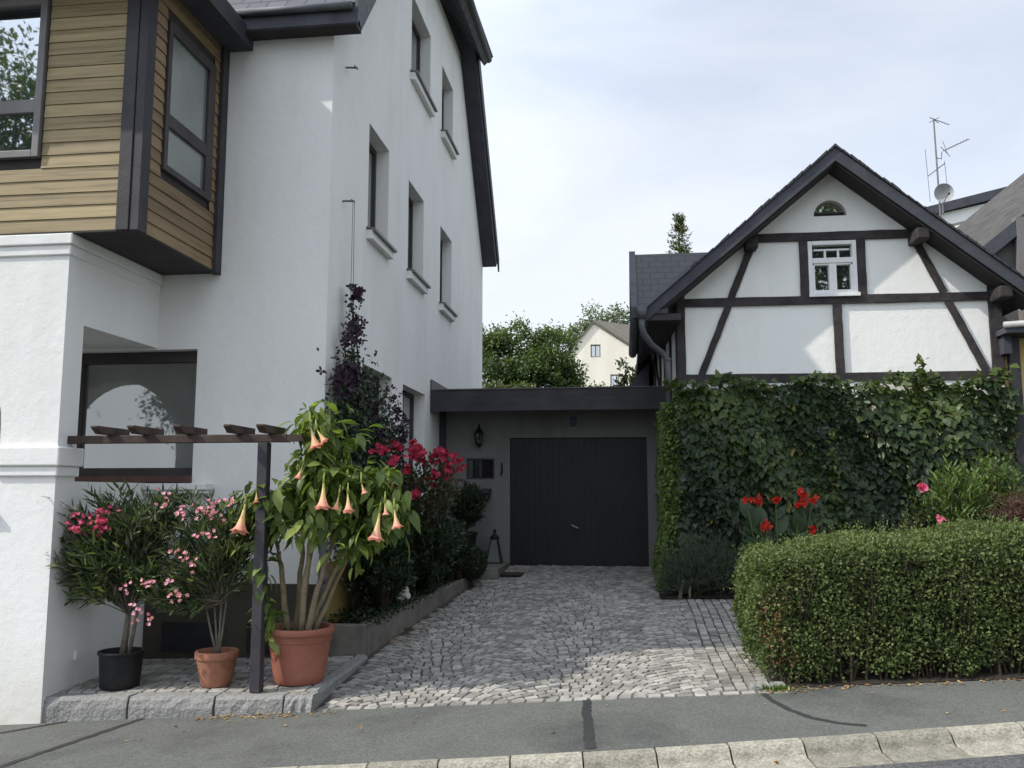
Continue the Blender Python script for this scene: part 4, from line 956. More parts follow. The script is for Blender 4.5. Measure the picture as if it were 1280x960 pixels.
# ------------------------------------------------------------------ POTS AND POTTED PLANTS
def pot(name, c, r_top, r_bot, h, mat, label, rim, ribs=False):
    mb = MB(); p_ = [(0, .0), (r_bot*.96, 0), (r_bot, .01)]
    hb = h - rim
    for i in range(1, 7): f_ = i/6; p_.append((r_bot + (r_top*.93-r_bot)*f_**.85, .01 + (hb-.01)*f_))
    p_ += [(r_top*.99, hb+.003), (r_top, hb+.012), (r_top, h-.008), (r_top*.985, h), (r_top*.88, h), (r_top*.86, h-.02), (r_top*.82, h-.09), (0, h-.085)]
    mb.lathe(p_, c, 40)
    if ribs:
        mb.lathe([(r_top*.90, hb*.86), (r_top*.945, hb*.865), (r_top*.945, hb*.88), (r_top*.91, hb*.885)], c, 40)
    t = Thing(name, label, 'flower pot', c)
    t.part('body', mb, mat, smooth=True).modifiers.new('es', 'EDGE_SPLIT').split_angle = math.radians(50)
    mb = MB(); mb.lathe([(r_top*.84, h-.055), (r_top*.5, h-.045), (0, h-.04)], c, 24); t.part('potting_soil', mb, M['soil'])
    return t
z1_ = apron_z(-4.9, 8.35) + .012
pot('flower_pot', (-4.92, 8.38, z1_), .218, .182, .345, M['blackpot'], 'black plastic plant pot nearest the white pillar', .03)
z2_ = apron_z(-3.93, 8.4) + .012
pot('flower_pot', (-3.955, 8.42, z2_), .205, .14, .325, M['terracotta'], 'small weathered terracotta pot in the middle of the row', .07)
z3_ = apron_z(-3.11, 8.5) + .012
pot('flower_pot', (-3.165, 8.54, z3_), .325, .235, .52, M['terracotta_plastic'], 'large red brown terracotta pot with thick rolled rim', .06, True)

def ellipsoid_tips(c, r, n, low=-.3):
    out = []
    while len(out) < n:
        d = nrm(RS.randn(3))
        if d[2] < low: continue
        out.append(np.array(c) + d*np.array(r)*U(.52, 1.06))
    return out

# oleander with dark pink flowers in the black pot
o1 = Thing('oleander', 'tall oleander with dark pink blooms growing from the black pot', 'oleander', (-4.90, 8.38, z1_+.3), 'potted oleanders')
tips = ellipsoid_tips((-4.98, 8.32, 1.0), (.74, .42, .64), 190, -.7)
tips += [np.array((U(-5.0, -4.3), U(8.1, 8.5), U(1.4, 1.68))) for _ in range(26)] + [np.array((U(-5.75, -5.45), U(8.05, 8.3), U(.95, 1.3))) for _ in range(12)]
tips += [np.array((U(-5.7, -4.35), U(8.0, 8.6), 1.0)) + np.array([0, 0, U(.2, .62)]) for _ in range(34)]
trunk_top = (-4.88, 8.40, .42)
mb, ld = branchy([trunk_top, (-4.95, 8.38, .7), (-4.75, 8.36, .75)], tips, .008, 19, .135, .023, T_LANCE, t0=.35, tang=.9, out=.75, up=.12, upn=.5, vert=.4)
mb.tube([(-4.92, 8.40, z1_+.26), (-4.90, 8.41, .24), trunk_top], [.035, .03, .025], 8); mb.tube([(-4.86, 8.40, z1_+.26), (-4.82, 8.42, .3), (-4.78, 8.4, .5)], [.02, .018, .012], 8)
o1.part('stem', mb, M['stem_grey'], smooth=True, fix=False); o1.leafpart('leaves', ld, M['ole_leaf'])
flower_parts(o1, [(-5.2,8.0,1.37),(-5.21,7.99,1.28),(-5.16,8.0,1.24),(-5.01,8.0,1.36),(-4.98,8.0,1.31),(-5.02,8.0,1.27),(-4.95,8.02,1.44),(-4.92,8.0,1.31),(-4.99,8.0,1.40)], 8, .042, .023, .021, M['magenta_flower'])
# oleander with pale pink flowers
o2 = Thing('oleander', 'slender oleander with pale pink blooms growing from the small terracotta pot', 'oleander', (-3.94, 8.42, z2_+.28), 'potted oleanders')
tips = ellipsoid_tips((-4.0, 8.36, 1.1), (.58, .36, .52), 130, -.8)
tips += [np.array((U(-4.62, -4.1), U(8.0, 8.3), U(.5, .9))) for _ in range(22)] + [np.array((U(-4.55, -3.5), U(8.0, 8.6), U(1.2, 1.72))) for _ in range(24)] + [np.array((U(-3.95, -3.55), U(8.1, 8.5), U(1.3, 1.6))) for _ in range(14)]
mb, ld = branchy([(-4.0, 8.42, .5), (-3.88, 8.42, .55), (-3.93, 8.42, .6), (-4.1, 8.4, .55)], tips, .006, 18, .115, .020, T_LANCE, t0=.3, tang=.9, out=.75, up=.1, upn=.5, vert=.45)
for q in ((-4.0, .5), (-3.88, .55), (-3.93, .6), (-4.1, .55)): mb.tube([(-3.94, 8.42, z2_+.24), ((q[0]-3.94)/2, 8.42, .25), (q[0], 8.42, q[1])], [.014, .012, .008], 7)
o2.part('stem', mb, M['stem_grey'], smooth=True, fix=False); o2.leafpart('leaves', ld, M['ole_leaf'])
pk = [(-4.34,1.49),(-4.34,1.62),(-4.22,1.41),(-4.14,1.4),(-4.03,1.41),(-3.94,1.45),(-3.85,1.43),(-3.82,1.4),(-3.72,1.54),(-3.67,1.52),(-3.93,1.22),(-3.84,1.22),(-4.16,1.07),(-4.07,1.0),(-4.01,.95),(-4.44,.79),(-4.38,.76),(-4.27,.79),(-4.17,.66),(-4.11,.64),(-4.62,.72),(-4.54,.54),(-4.39,.47),(-4.49,.44),(-3.88,1.5),(-4.0,1.46)]
flower_parts(o2, [(x_, 7.93 if z_ < 1.3 else 8.0, z_) for x_, z_ in pk], 5, .034, .021, .019, M['pink_flower'])

# angel's trumpet in the big pot
bt = Thing('angels_trumpet', 'big leafy shrub with hanging peach trumpet flowers in the large pot', 'trumpet shrub', (-3.10, 8.54, z3_+.45))
mb = MB(); heads = []
stems = [((-3.22, 8.54), (-3.38, 8.45, 1.05), (-3.55, 8.3, 1.62)), ((-3.10, 8.56), (-3.06, 8.5, 1.15), (-3.10, 8.45, 1.9)), ((-3.02, 8.5), (-2.86, 8.5, 1.1), (-2.72, 8.42, 1.72)), ((-3.06, 8.6), (-2.78, 8.6, .95), (-2.38, 8.45, 1.55)), ((-3.16, 8.6), (-3.2, 8.62, 1.1), (-3.28, 8.6, 1.75)), ((-2.98, 8.58), (-2.75, 8.75, 1.0), (-2.55, 8.75, 1.7)), ((-3.08, 8.5), (-3.0, 8.4, 1.3), (-2.98, 8.35, 2.2))]
for (b0, c0, tp) in stems:
    P, _ = bez((b0[0]-.07, b0[1], z3_+.42), (c0[0]*.5+b0[0]*.5-.03, c0[1], c0[2]*.75), (c0[0], c0[1], c0[2]), np.linspace(0, 1, 8))
    P = P + RS.randn(8, 3)*.006
    mb.tube(P, np.linspace(.034, .019, 8), 8)
    for k in range(4):
        e = np.array(tp) + RS.randn(3)*np.array([.17, .12, .12]); Q, _ = bez(c0, (np.array(c0)+e)/2 + np.array([0, 0, .08]), e, np.linspace(0, 1, 6))
        mb.tube(Q, np.linspace(.015, .006, 6), 6); heads.append(e); heads.append(Q[3]); heads.append(e*.5+Q[2]*.5+RS.randn(3)*np.array([.08, .06, .1]))
bt.part('stem', mb, M['stem_tan'], smooth=True, fix=False)
heads += [np.array(p_) for p_ in ((-3.45, 8.35, .38), (-3.38, 8.25, .48), (-3.02, 8.3, 2.32), (-2.95, 8.3, 2.22), (-3.05, 8.3, 2.26), (-2.2, 8.35, 1.5), (-2.15, 8.4, 1.62), (-3.66, 8.25, 1.5), (-3.62, 8.3, 1.36), (-2.4, 8.3, 1.72), (-2.6, 8.3, 1.8), (-3.3, 8.25, 1.62), (-2.85, 8.2, 1.75), (-2.65, 8.2, 1.62), (-3.52, 8.3, 1.12), (-3.45, 8.25, .92), (-3.62, 8.3, 1.22), (-3.3, 8.25, 1.28), (-2.5, 8.35, 1.22), (-2.75, 8.3, 1.3), (-2.32, 8.4, 1.28), (-3.08, 8.25, 1.32), (-2.92, 8.2, 1.36), (-2.62, 8.3, 1.05), (-2.1, 8.4, 1.42), (-3.72, 8.3, 1.38))]
C = []; D = []; Nn = []
for h in heads:
    for k in range(19):
        an = RS.rand()*6.28; dr = np.array([math.cos(an), math.sin(an), U(-1.6, .5)])
        C.append(h + dr*.03 + RS.randn(3)*np.array([.06, .06, .075])); D.append(dr); Nn.append(np.array([0, 0, 1.0]) + RS.randn(3)*.25 + dr*.25)
n = len(C); ln = U(.08, .25, n)
bt.leafpart('leaves', leaf_data(C, D, Nn, ln, ln*.40, T_BIG, RS.rand(n)), M['brug_leaf'])
# trumpets: tube, flare and five pointed lobes
def trumpet(mb, top, d, s):
    d = Vector(d).normalized(); a = d.orthogonal().normalized(); b = d.cross(a); n = 20
    prof_ = [(0, .03), (.2, .04), (.42, .062), (.62, .095), (.78, .135), (.9, .18), (.97, .225), (1.0, .26)]
    rings = []; vs = []
    for i, (t, r) in enumerate(prof_):
        for k in range(n):
            an = 2*math.pi*k/n; lob = 1 + (.22*math.cos(5*an) if i == len(prof_)-1 else .08*math.cos(5*an)*t**4)
            ext = (.06*math.cos(5*an) if i == len(prof_)-1 else 0)
            vs.append(Vector(top) + d*(s*(t+ext*.5)) + (a*math.cos(an)+b*math.sin(an))*(r*lob*s*1.9*.62))
    o = len(mb.v); mb.v += [tuple(v) for v in vs]
    for i in range(len(prof_)-1):
        for k in range(n):
            mb.f.append((o+i*n+k, o+i*n+(k+1) % n, o+(i+1)*n+(k+1) % n, o+(i+1)*n+k)); mb.r.append(min(1, prof_[i+1][0]**1.2))
for (x_, z_, s, dx) in ((-2.95, 2.23, .20, .35), (-3.59, 1.50, .26, -.05), (-2.775, 1.70, .23, .06), (-2.54, 1.60, .19, .16), (-2.64, 1.58, .13, -.2), (-2.26, 1.42, .23, -.08), (-2.10, 1.46, .17, .22), (-2.21, 1.52, .11, .1), (-3.48, 1.62, .12, .15), (-2.88, 2.20, .15, .7), (-2.42, 1.70, .10, .3), (-3.02, 1.86, .12, -.25)):
    mb = MB(); yv = 8.12 if x_ < -3.3 else (8.02 if x_ > -2.9 else 8.1); yv += random.uniform(-.05, .05)
    trumpet(mb, (x_, yv, z_), (dx, random.uniform(-.35, .15), -1), s*random.uniform(.9, 1.08)); mb.tube([(x_-dx*.03, yv+.02, z_+.10), (x_, yv, z_)], [.004, .013], 6, r=0.0)
    bt.part('trumpet_flower', mb, M['brug_flower'], smooth=True, fix=False)

# ------------------------------------------------------------------ RAISED BED with shrubs along the drive
rb = Thing('bed_edging', 'low grey concrete edging of the flower bed along the drive', 'edging', (-2.9, 11.5, -.1))
mb = MB()
mb.prism([(-3.40, 9.80, -.5), (-2.90, 9.80, -.5), (-2.90, 9.80, .15), (-3.40, 9.80, .15)], (0, .12, 0))
n = 10; vs = []
for i in range(n+1):
    y_ = 9.921 + (14.15-9.921)*i/n; x_ = -2.90 + (y_-9.8)/4.35*.45; zt = .15 + .16*i/n
    vs += [(x_, y_, -.5), (x_, y_, zt), (x_-.12, y_, zt), (x_-.12, y_, -.5)]
mb.add(vs, [(i*4+q, i*4+(q+1) % 4, (i+1)*4+(q+1) % 4, (i+1)*4+q) for i in range(n) for q in range(4)] + [(0,1,2,3), (n*4+3, n*4+2, n*4+1, n*4)])
rb.part('kerb', mb, M['bedwall'], bevel=.012)
mb = MB(); mb.add([(-3.38, 9.9, .10), (-2.95, 9.9, .10), (-2.55, 14.15, .26), (-3.38, 14.15, .26)], [(0,1,2,3)]); o = structure('flower_bed_soil', mb, M['soil'])

def bush(name, label, cat, c, r, ntips, nleaf, L, W, mat, stem=M['stem_dark'], tmpl=T_LANCE, base=None, low=-.5, group=None, **kw):
    base = base or (c[0], c[1], c[2]-r[2]*.95)
    t = Thing(name, label, cat, base, group)
    mb, ld = branchy([(base[0]+RS.randn()*.05, base[1]+RS.randn()*.05, base[2]) for _ in range(4)], ellipsoid_tips(c, r, ntips, low), .009, nleaf, L, W, tmpl, **kw)
    t.part('stem', mb, stem, smooth=True, fix=False); t.leafpart('leaves', ld, mat)
    return t
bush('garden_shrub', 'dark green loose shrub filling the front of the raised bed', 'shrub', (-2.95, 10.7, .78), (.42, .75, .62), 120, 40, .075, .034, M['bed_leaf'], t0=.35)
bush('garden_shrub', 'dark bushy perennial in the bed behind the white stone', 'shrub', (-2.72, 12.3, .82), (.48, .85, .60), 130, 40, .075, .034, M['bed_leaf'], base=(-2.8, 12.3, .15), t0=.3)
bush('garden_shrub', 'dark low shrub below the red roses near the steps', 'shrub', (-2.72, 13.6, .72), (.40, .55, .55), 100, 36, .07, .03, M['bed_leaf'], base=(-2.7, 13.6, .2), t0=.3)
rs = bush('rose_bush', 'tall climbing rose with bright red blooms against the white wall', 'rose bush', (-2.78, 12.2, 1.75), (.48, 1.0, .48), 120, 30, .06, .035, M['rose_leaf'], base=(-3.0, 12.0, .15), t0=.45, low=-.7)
red = [(-2.72+U(-.22, .28), y_, z_) for y_, z_ in ((9.9, 1.96), (10.3, 2.08), (10.7, 2.12), (11.0, 2.22), (11.3, 2.2), (11.5, 2.1), (11.8, 2.18), (12.1, 2.12), (12.4, 2.05), (12.8, 2.1), (12.6, 1.92), (13.2, 2.05), (13.4, 1.98), (11.2, 1.9), (11.7, 1.86), (12.2, 1.8), (10.5, 1.7), (11.0, 1.58), (10.6, 1.42), (10.4, 1.38), (12.9, 1.8))]
red += [(p_[0]+U(-.1, .1), p_[1]+U(-.15, .15), p_[2]+U(-.1, .06)) for p_ in red[:13]]
flower_parts(rs, red, 6, .045, .045, .042, M['red_flower'])
mb, ld = branchy([(-2.75, 15.3, .95)], ellipsoid_tips((-2.72, 15.3, 1.42), (.33, .3, .42), 80, -.7), .006, 36, .07, .03, T_LANCE, t0=.3)
ps = Thing('potted_shrub', 'dark rounded shrub in a pot on the upper step under the shelf', 'shrub', (-2.75, 15.3, .60)); ps.part('stem', mb, M['stem_dark'], fix=False); ps.leafpart('leaves', ld, M['bed_leaf'])
mb = MB(); mb.lathe([(0, 0), (.14, 0), (.19, .30), (.205, .31), (.205, .36), (.17, .36), (.16, .31), (0, .31)], (-2.75, 15.3, .583), 28); solo('flower_pot', mb, M['iron'], 'dark pot on the upper step holding the rounded shrub', 'flower pot', (-2.75, 15.3, .583), smooth=False)

def clipped(name, label, cat, pts, nrms, L, W, mat, base, tmpl=T_DIA, extra=None, group=None, spread=1.0):
    n = len(pts); D = nrms*.55 + RS.randn(n, 3)*.62*spread + np.array([0, 0, .25]); Nn = nrms + RS.randn(n, 3)*.55 + np.array([0, 0, .3])
    t = Thing(name, label, cat, base, group)
    t.leafpart('leaves', leaf_data(pts, D, Nn, L*U(.6, 1.35, n), W*U(.7, 1.2, n), tmpl, extra if extra is not None else RS.rand(n)), mat)
    return t
# box ball
d = sph(5000); pts = np.array([-2.42, 13.95, .52]) + d*np.array([.24, .30, .26])*U(.8, 1.02, 5000)[:, None]
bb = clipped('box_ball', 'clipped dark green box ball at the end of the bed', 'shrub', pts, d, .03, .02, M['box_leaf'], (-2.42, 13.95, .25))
mb = MB(); mb.tube([(-2.42, 13.95, .15), (-2.42, 13.95, .5)], .025, 6); bb.part('stem', mb, M['stem_dark'])
# ground cover in the bed
n = 2600; px = U(-3.35, -2.75, n); py = U(9.9, 14.0, n); C = np.stack([np.minimum(px + (py-9.9)*.05, -2.62+(py-9.9)*.08), py, .13+(py-9.9)*.035+U(0, .10, n)], 1)
o = link('ground_cover', leaf_mesh('ground_cover', leaf_data(C, RS.randn(n, 3)+np.array([0, 0, .6]), RS.randn(n, 3)*.5+np.array([0, 0, 1]), .05*U(.6, 1.3, n), .03, T_DIA, RS.rand(n)), M['bed_leaf'])); tag(o, 'low dark green plants covering the bed soil', 'ground cover', kind='stuff')
mb = MB(); vs = []
import bmesh
bm = bmesh.new(); bmesh.ops.create_icosphere(bm, subdivisions=3, radius=1)
for v in bm.verts:
    q = v.co; k = .82 + .18*math.sin(q.x*3.1+1)*math.cos(q.y*2.7) + .1*math.sin(q.z*5+q.x*4); v.co = Vector((q.x*.12*k, q.y*.14*k, q.z*.13*k)) + Vector((-2.84, 11.3, .32))
mb.add([v.co.copy() for v in bm.verts], [tuple(v.index for v in f.verts) for f in bm.faces]); bm.free()
solo('boulder', mb, M['whitestone'], 'pale whitish stone lying in the bed behind the edging', 'stone', (-2.84, 11.3, .2))

# clematis on the corner of the white house
cl = Thing('clematis', 'dark purple flowered clematis climbing the white wall on wires', 'climber', (-3.2, 10.6, .2))
def blob(c, r, n): return np.array(c) + RS.randn(n, 3)*np.array(r)*.5
Cs = [blob((-3.22, 10.35, 2.42), (.18, .72, .62), 3400), blob((-3.2, 11.2, 2.1), (.2, .75, .75), 2600), blob((-3.2, 10.0, 1.7), (.2, .6, .9), 1800), blob((-3.24, 10.18, 3.15), (.12, .26, .30), 190), blob((-3.25, 10.2, 3.65), (.08, .16, .45), 110)]
C = np.concatenate(Cs); C = C[(C[:, 0] > -3.37) & (C[:, 2] < 4.15)]; C[:, 0] = np.minimum(C[:, 0], -2.95); n = len(C)
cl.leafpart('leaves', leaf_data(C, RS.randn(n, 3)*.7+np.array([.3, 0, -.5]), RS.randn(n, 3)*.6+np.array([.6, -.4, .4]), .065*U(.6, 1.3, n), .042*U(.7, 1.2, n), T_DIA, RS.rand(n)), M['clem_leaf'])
Cs = [blob((-3.2, 9.95, 2.92), (.10, .42, .22), 130), blob((-3.12, 11.95, 2.4), (.10, .25, .55), 85), blob((-3.2, 10.3, 3.6), (.06, .14, .16), 34), blob((-3.2, 10.25, 4.02), (.06, .15, .09), 34), blob((-3.2, 9.95, 3.40), (.06, .08, .10), 16), blob((-3.1, 10.7, 2.6), (.12, .6, .4), 36), blob((-3.18, 12.3, 2.25), (.06, .12, .25), 30)]
C = np.concatenate(Cs); C = C[C[:, 0] > -3.36]
cl.leafpart('flowers', flower_cluster(C, 1, .01, .055, .042, 4), M['purple_flower'])['kind'] = 'stuff'
mb = MB()
for k in range(9):
    y_ = U(10.0, 11.6); mb.tube([(-3.25, 10.6+U(-.2, .2), .15), (-3.25, y_, 1.2), (-3.26, y_*.6+10.3*.4, 2.4), (-3.26, 10.25+U(-.05, .08), U(3.2, 4.05))], [.012, .009, .006, .003], 5)
cl.part('stem', mb, M['stem_dark'], fix=False)

# ------------------------------------------------------------------ WALL CREEPER on the timber house
def ivy_wall():
    n = 11500
    X_ = U(.74, 5.56, n); Z_ = U(.0, 3.3, n)
    bulge = .19 + .13*np.sin(X_*2.3+1)*np.sin(Z_*2.1) + .08*np.sin(X_*6.1+Z_*4.0)
    top = 3.20 + .05*np.sin(X_*3.1) + .06*(X_ < 2) + .06*np.sin(X_*7.3+1); keep = Z_ < top
    keep &= X_ > np.where(Z_ > 2.7, .72, .80+.05*np.sin(Z_*4))
    keep &= ~((X_ > 5.1) & (Z_ < 1.95 - (X_-5.1)*.2)); X_, Z_, bulge = X_[keep], Z_[keep], bulge[keep]; n = len(X_)
    depth = RS.rand(n)**.5
    Y_ = 13.56 - bulge*depth - .02
    C = np.stack([X_, Y_, Z_], 1)
    D = np.stack([RS.randn(n)*.6, -.35-.5*RS.rand(n), -1.0+RS.randn(n)*.4], 1)
    Nn = np.stack([RS.randn(n)*.5, -1.0+0*X_, .55+RS.randn(n)*.45], 1)
    Lh = U(.05, .145, n)*np.where(depth < .4, .9, 1); R = np.clip(RS.rand(n)*.6 + .25*(np.sin(X_*2.1+Z_*1.7)+.3) + .25*(Z_ > 2.7), 0, .98); R[RS.rand(n) < .012] = 1.0
    return leaf_data(C, D, Nn, Lh, Lh*1.0, T_IVY, R)
iv = Thing('wall_creeper', 'dense dark green lobed creeper covering the lower front of the timber house', 'climber', (3.0, 13.4, .1))
n = 420; X2 = U(.6, 5.5, n); Z2 = 3.22 + .05*RS.randn(n) + .07*np.sin(X2*5); C = np.stack([X2, 13.45-U(0, .2, n), Z2], 1)
L2 = U(.06, .14, n); ex = leaf_data(C, RS.randn(n, 3)*.5+np.array([0, -.5, -.1]), RS.randn(n, 3)*.4+np.array([0, -.5, 1]), L2, L2, T_IVY, U(.5, 1, n))
m_ = 130; Xs = np.where(RS.rand(m_) < .6, 4.25+RS.randn(m_)*.05, 3.0+RS.randn(m_)*.06); Zs = np.where(Xs > 3.6, U(3.1, 3.55, m_), U(1.5, 2.5, m_)); C = np.stack([Xs, 13.36-U(0, .1, m_)*1.2, Zs], 1)
ex2 = leaf_data(C, RS.randn(m_, 3)*.6+np.array([0, -.4, .0]), RS.randn(m_, 3)*.4+np.array([0, -1, .5]), U(.05, .09, m_), .06, T_IVY, U(.8, 1, m_))
iv.leafpart('leaves', [ivy_wall(), ex, ex2], M['ivy_leaf'])
mb = MB()
for k in range(26):
    x_ = U(.7, 5.4); pts = [(x_, 13.53, .0)]
    for j in range(1, 8): x_ += U(-.12, .12); pts.append((x_, 13.53-U(0, .04), j*.43))
    mb.tube(pts, np.linspace(.018, .005, 8), 5)
iv.part('stem', mb, M['stem_dark'], fix=False)
n = 9500; Y_ = 13.34 + 2.66*RS.rand(n)**1.5; Z_ = U(.1, 2.98, n); wob = .15 + .05*np.sin(Y_*3)*np.sin(Z_*2.6) + .16*np.clip(1.0-Z_, 0, 1)
C = np.stack([.72 - wob*RS.rand(n)**.6 + np.where(Y_ < 13.5, U(0, .16, n), 0), Y_, Z_], 1); kp = ~((Y_ > 15.1) & (Z_ > 2.9)); C = C[kp]; n = len(C)
sc = Thing('wall_creeper', 'fine leaved light green creeper on the side wall towards the garage', 'climber', (.62, 14.5, .25))
lf = U(.04, .075, n)
sc.leafpart('leaves', leaf_data(C, np.stack([-.4-RS.rand(n)*.4, RS.randn(n)*.5, -.7+RS.randn(n)*.4], 1), RS.randn(n, 3)*.4+np.array([-.8, -.5, .5]), lf, lf*.85, T_IVY, RS.rand(n)), M['side_leaf'])
mb = MB()
for k in range(10):
    y_ = U(13.6, 15.9); mb.tube([(.69, y_, .1), (.68, y_+U(-.2, .2), 1.2), (.68, y_+U(-.3, .3), 2.7)], [.014, .009, .004], 5)
sc.part('stem', mb, M['stem_dark'], fix=False)

# lavender like mound at the foot of the creeper
lv = Thing('lavender_bush', 'rounded dark grey green lavender bush at the foot of the creeper', 'shrub', (1.1, 13.0, .15))
tips = [p_ for p_ in ellipsoid_tips((1.10, 12.95, .46), (.74, .38, .58), 640, -.35)]
mb, ld = branchy([(.75, 13.0, .15), (1.1, 13.0, .15), (1.4, 13.0, .15)], tips, .004, 26, .06, .009, T_DIA, t0=.3, tang=1.2, out=.5, up=.2, vert=.7, jitter=.015)
lv.part('stem', mb, M['stem_dark'], fix=False); lv.leafpart('leaves', ld, M['lav_leaf'])
mb = MB(); mb.tube([(.72, 12.72, .13), (.735, 12.74, .22), (.78, 12.8, .42)], [.035, .026, .02], 8); mb.tube([(.86, 12.74, .13), (.86, 12.76, .26), (.9, 12.85, .42)], [.02, .018, .014], 8); lv.part('trunk', mb, M['stem_grey'], smooth=True)
mb = MB(); vs = []
for (x_, y_) in ((.45, 12.72), (1.2, 12.70), (2.0, 12.66), (2.0, 9.9), (8, 9.8), (8, 13.6), (.45, 13.6)): vs.append((x_, y_, drive_z(min(x_, 2.2), y_)+.03 + (.10 if x_ > 3 else 0)))
mb.add(vs, [tuple(range(len(vs)))]); structure('garden_soil', mb, M['soil'])

# canna with red blooms
cn = Thing('canna', 'canna lily clump with broad leaves and scarlet blooms beside the hedge', 'canna', (2.05, 12.4, .3))
mb = MB(); C = []; D = []; Nn = []; Ls = []
fl_ = [(1.62, 1.50, .09), (1.76, 1.50, .09), (2.0, 1.52, .06), (2.34, 1.60, .08), (2.30, 1.46, .05), (2.47, 1.51, .08), (1.86, 1.16, .08), (2.46, 1.13, .06)]
for (x_, z_, r_) in fl_:
    b0 = (2.05+(x_-2.05)*.5, 12.45, .25); mb.tube([b0, ((b0[0]+x_)/2, 12.42, z_*.55), (x_, 12.38, z_)], [.014, .011, .006], 6)
    for k in range(7):
        t = .28 + .085*k; an = RS.rand()*6.28; C.append((b0[0]+(x_-b0[0])*t, 12.42, b0[2]+(z_-b0[2])*t)); D.append((math.cos(an)*.5, math.sin(an)*.3-.1, .95)); Nn.append((-math.cos(an)*.3, -1, .25)); Ls.append(U(.26, .42))
n = len(C)
cn.part('stem', mb, M['stem_green'], smooth=True, fix=False); Ls = np.array(Ls)
cn.leafpart('leaves', leaf_data(C, D, Nn, Ls, Ls*.46, T_BIG, RS.rand(n)), M['canna_leaf'])
for x_, z_, r_ in fl_: cn.leafpart('flower_cluster', flower_cluster([(x_, 12.36, z_)], 7, r_*.36, .052, .036, 4), M['canna_flower'])
# right corner garden
rg = bush('rose_plant', 'rose plant with one pink bloom in front of the creeper', 'rose', (3.62, 11.7, 1.28), (.28, .25, .38), 30, 18, .06, .038, M['ivy_leaf'], base=(3.65, 11.75, .4))
rg.leafpart('bloom', flower_cluster([(3.58, 11.42, 1.67)], 8, .02, .055, .055, 6), M['rose_pink']); rg.leafpart('bloom', flower_cluster([(3.76, 11.42, 1.27)], 5, .02, .045, .04, 6), M['rose_pink'])
bush('garden_shrub', 'fresh green shrub with narrow leaves in front of the creeper corner', 'shrub', (4.12, 11.75, 1.48), (.42, .35, .50), 130, 26, .13, .022, M['lily_leaf'], base=(4.1, 11.8, .4), t0=.4)
bush('garden_shrub', 'light yellow green rounded shrub at the right creeper corner', 'shrub', (4.62, 12.0, 1.68), (.40, .35, .44), 120, 30, .06, .036, M['lily_leaf'], base=(4.7, 12.0, .4), t0=.4, tmpl=T_DIA)
bush('dwarf_maple', 'low spreading reddish brown dwarf maple above the hedge', 'shrub', (4.85, 10.9, 1.40), (.85, .45, .30), 240, 40, .05, .012, M['maple_leaf'], base=(5.0, 10.95, .4), t0=.35, low=-.1, droop=.3)

# ------------------------------------------------------------------ HEDGE
hx0, hx1, hy0_, hy1_ = 1.16, 7.2, 8.26, 9.75; rad = .20
def hedge_pts(n):
    pts = []; nn = []
    def ztop(x): return 1.07 + .09*(x-1.3)
    def zbot(x): return side_z(x, 8.2) + .05
    # faces: front, top, left end, with rounded edges through an inflated box (superellipse)
    m = int(n*.50); x = U(hx0+.05, hx1, m); z = RS.rand(m); pts.append(np.stack([x, np.full(m, hy0_), zbot(x)+z*(ztop(x)-zbot(x))], 1)); nn.append(np.tile([0, -1, 0], (m, 1)))
    m2 = int(n*.38); x = U(hx0+.05, hx1, m2); y = U(hy0_, hy1_, m2); pts.append(np.stack([x, y, ztop(x)], 1)); nn.append(np.tile([0, 0, 1], (m2, 1)))
    m3 = n-m-m2; y = U(hy0_, hy1_, m3); x = np.full(m3, hx0); z = RS.rand(m3); pts.append(np.stack([x, y, zbot(x)+z*(ztop(x)-zbot(x))], 1)); nn.append(np.tile([-1, 0, 0], (m3, 1)))
    P = np.concatenate(pts); Q = np.concatenate(nn).astype(float)
    # round the edges
    zt = 1.07 + .09*(P[:, 0]-1.3); zb = -.17+.0655*P[:, 0]+.05
    lo = np.stack([np.full(len(P), hx0+rad), np.full(len(P), hy0_+rad), zb+.10], 1); hi = np.stack([np.full(len(P), 99.), np.full(len(P), hy1_-rad), zt-rad], 1)
    core = np.clip(P, lo, hi); d = P-core; dn = np.linalg.norm(d, axis=1, keepdims=True)
    Q = np.where(dn > 1e-4, d/np.maximum(dn, 1e-6), Q); P = core + Q*np.minimum(dn, rad)
    P = P + Q*(.035*np.sin(P[:, 0]*5.1+P[:, 2]*3)+.03*np.sin(P[:, 0]*11+P[:, 1]*7+P[:, 2]*9))[:, None]
    return P, Q
n = 92000
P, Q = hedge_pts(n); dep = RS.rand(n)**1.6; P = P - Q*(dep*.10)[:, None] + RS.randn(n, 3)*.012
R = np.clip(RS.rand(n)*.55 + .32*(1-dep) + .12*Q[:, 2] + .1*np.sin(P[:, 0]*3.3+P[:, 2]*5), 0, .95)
dead = (np.abs(P[:, 0]-1.30-.05*np.sin(P[:, 2]*9)) < .09+.05*RS.rand(n)) & (P[:, 2] > .1) & (P[:, 2] < .72) & (P[:, 1] < 8.5) & (RS.rand(n) < .34); R[dead] = 1.0
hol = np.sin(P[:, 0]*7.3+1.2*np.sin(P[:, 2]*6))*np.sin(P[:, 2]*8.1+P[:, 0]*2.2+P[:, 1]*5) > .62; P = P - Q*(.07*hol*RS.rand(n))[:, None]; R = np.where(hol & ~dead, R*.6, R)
low_ = (P[:, 2] - (side_z(P[:, 0], 8.2)+.05)); okk = RS.rand(n) < np.clip(.25 + low_*3.2 + .35*np.sin(P[:, 0]*9), .12, 1); P, Q, R = P[okk], Q[okk], R[okk]; n = len(P)
hg = Thing('hedge', 'long clipped green hedge with rounded end and a brown dead patch', 'hedge', (3.5, 9.0, 0.0))
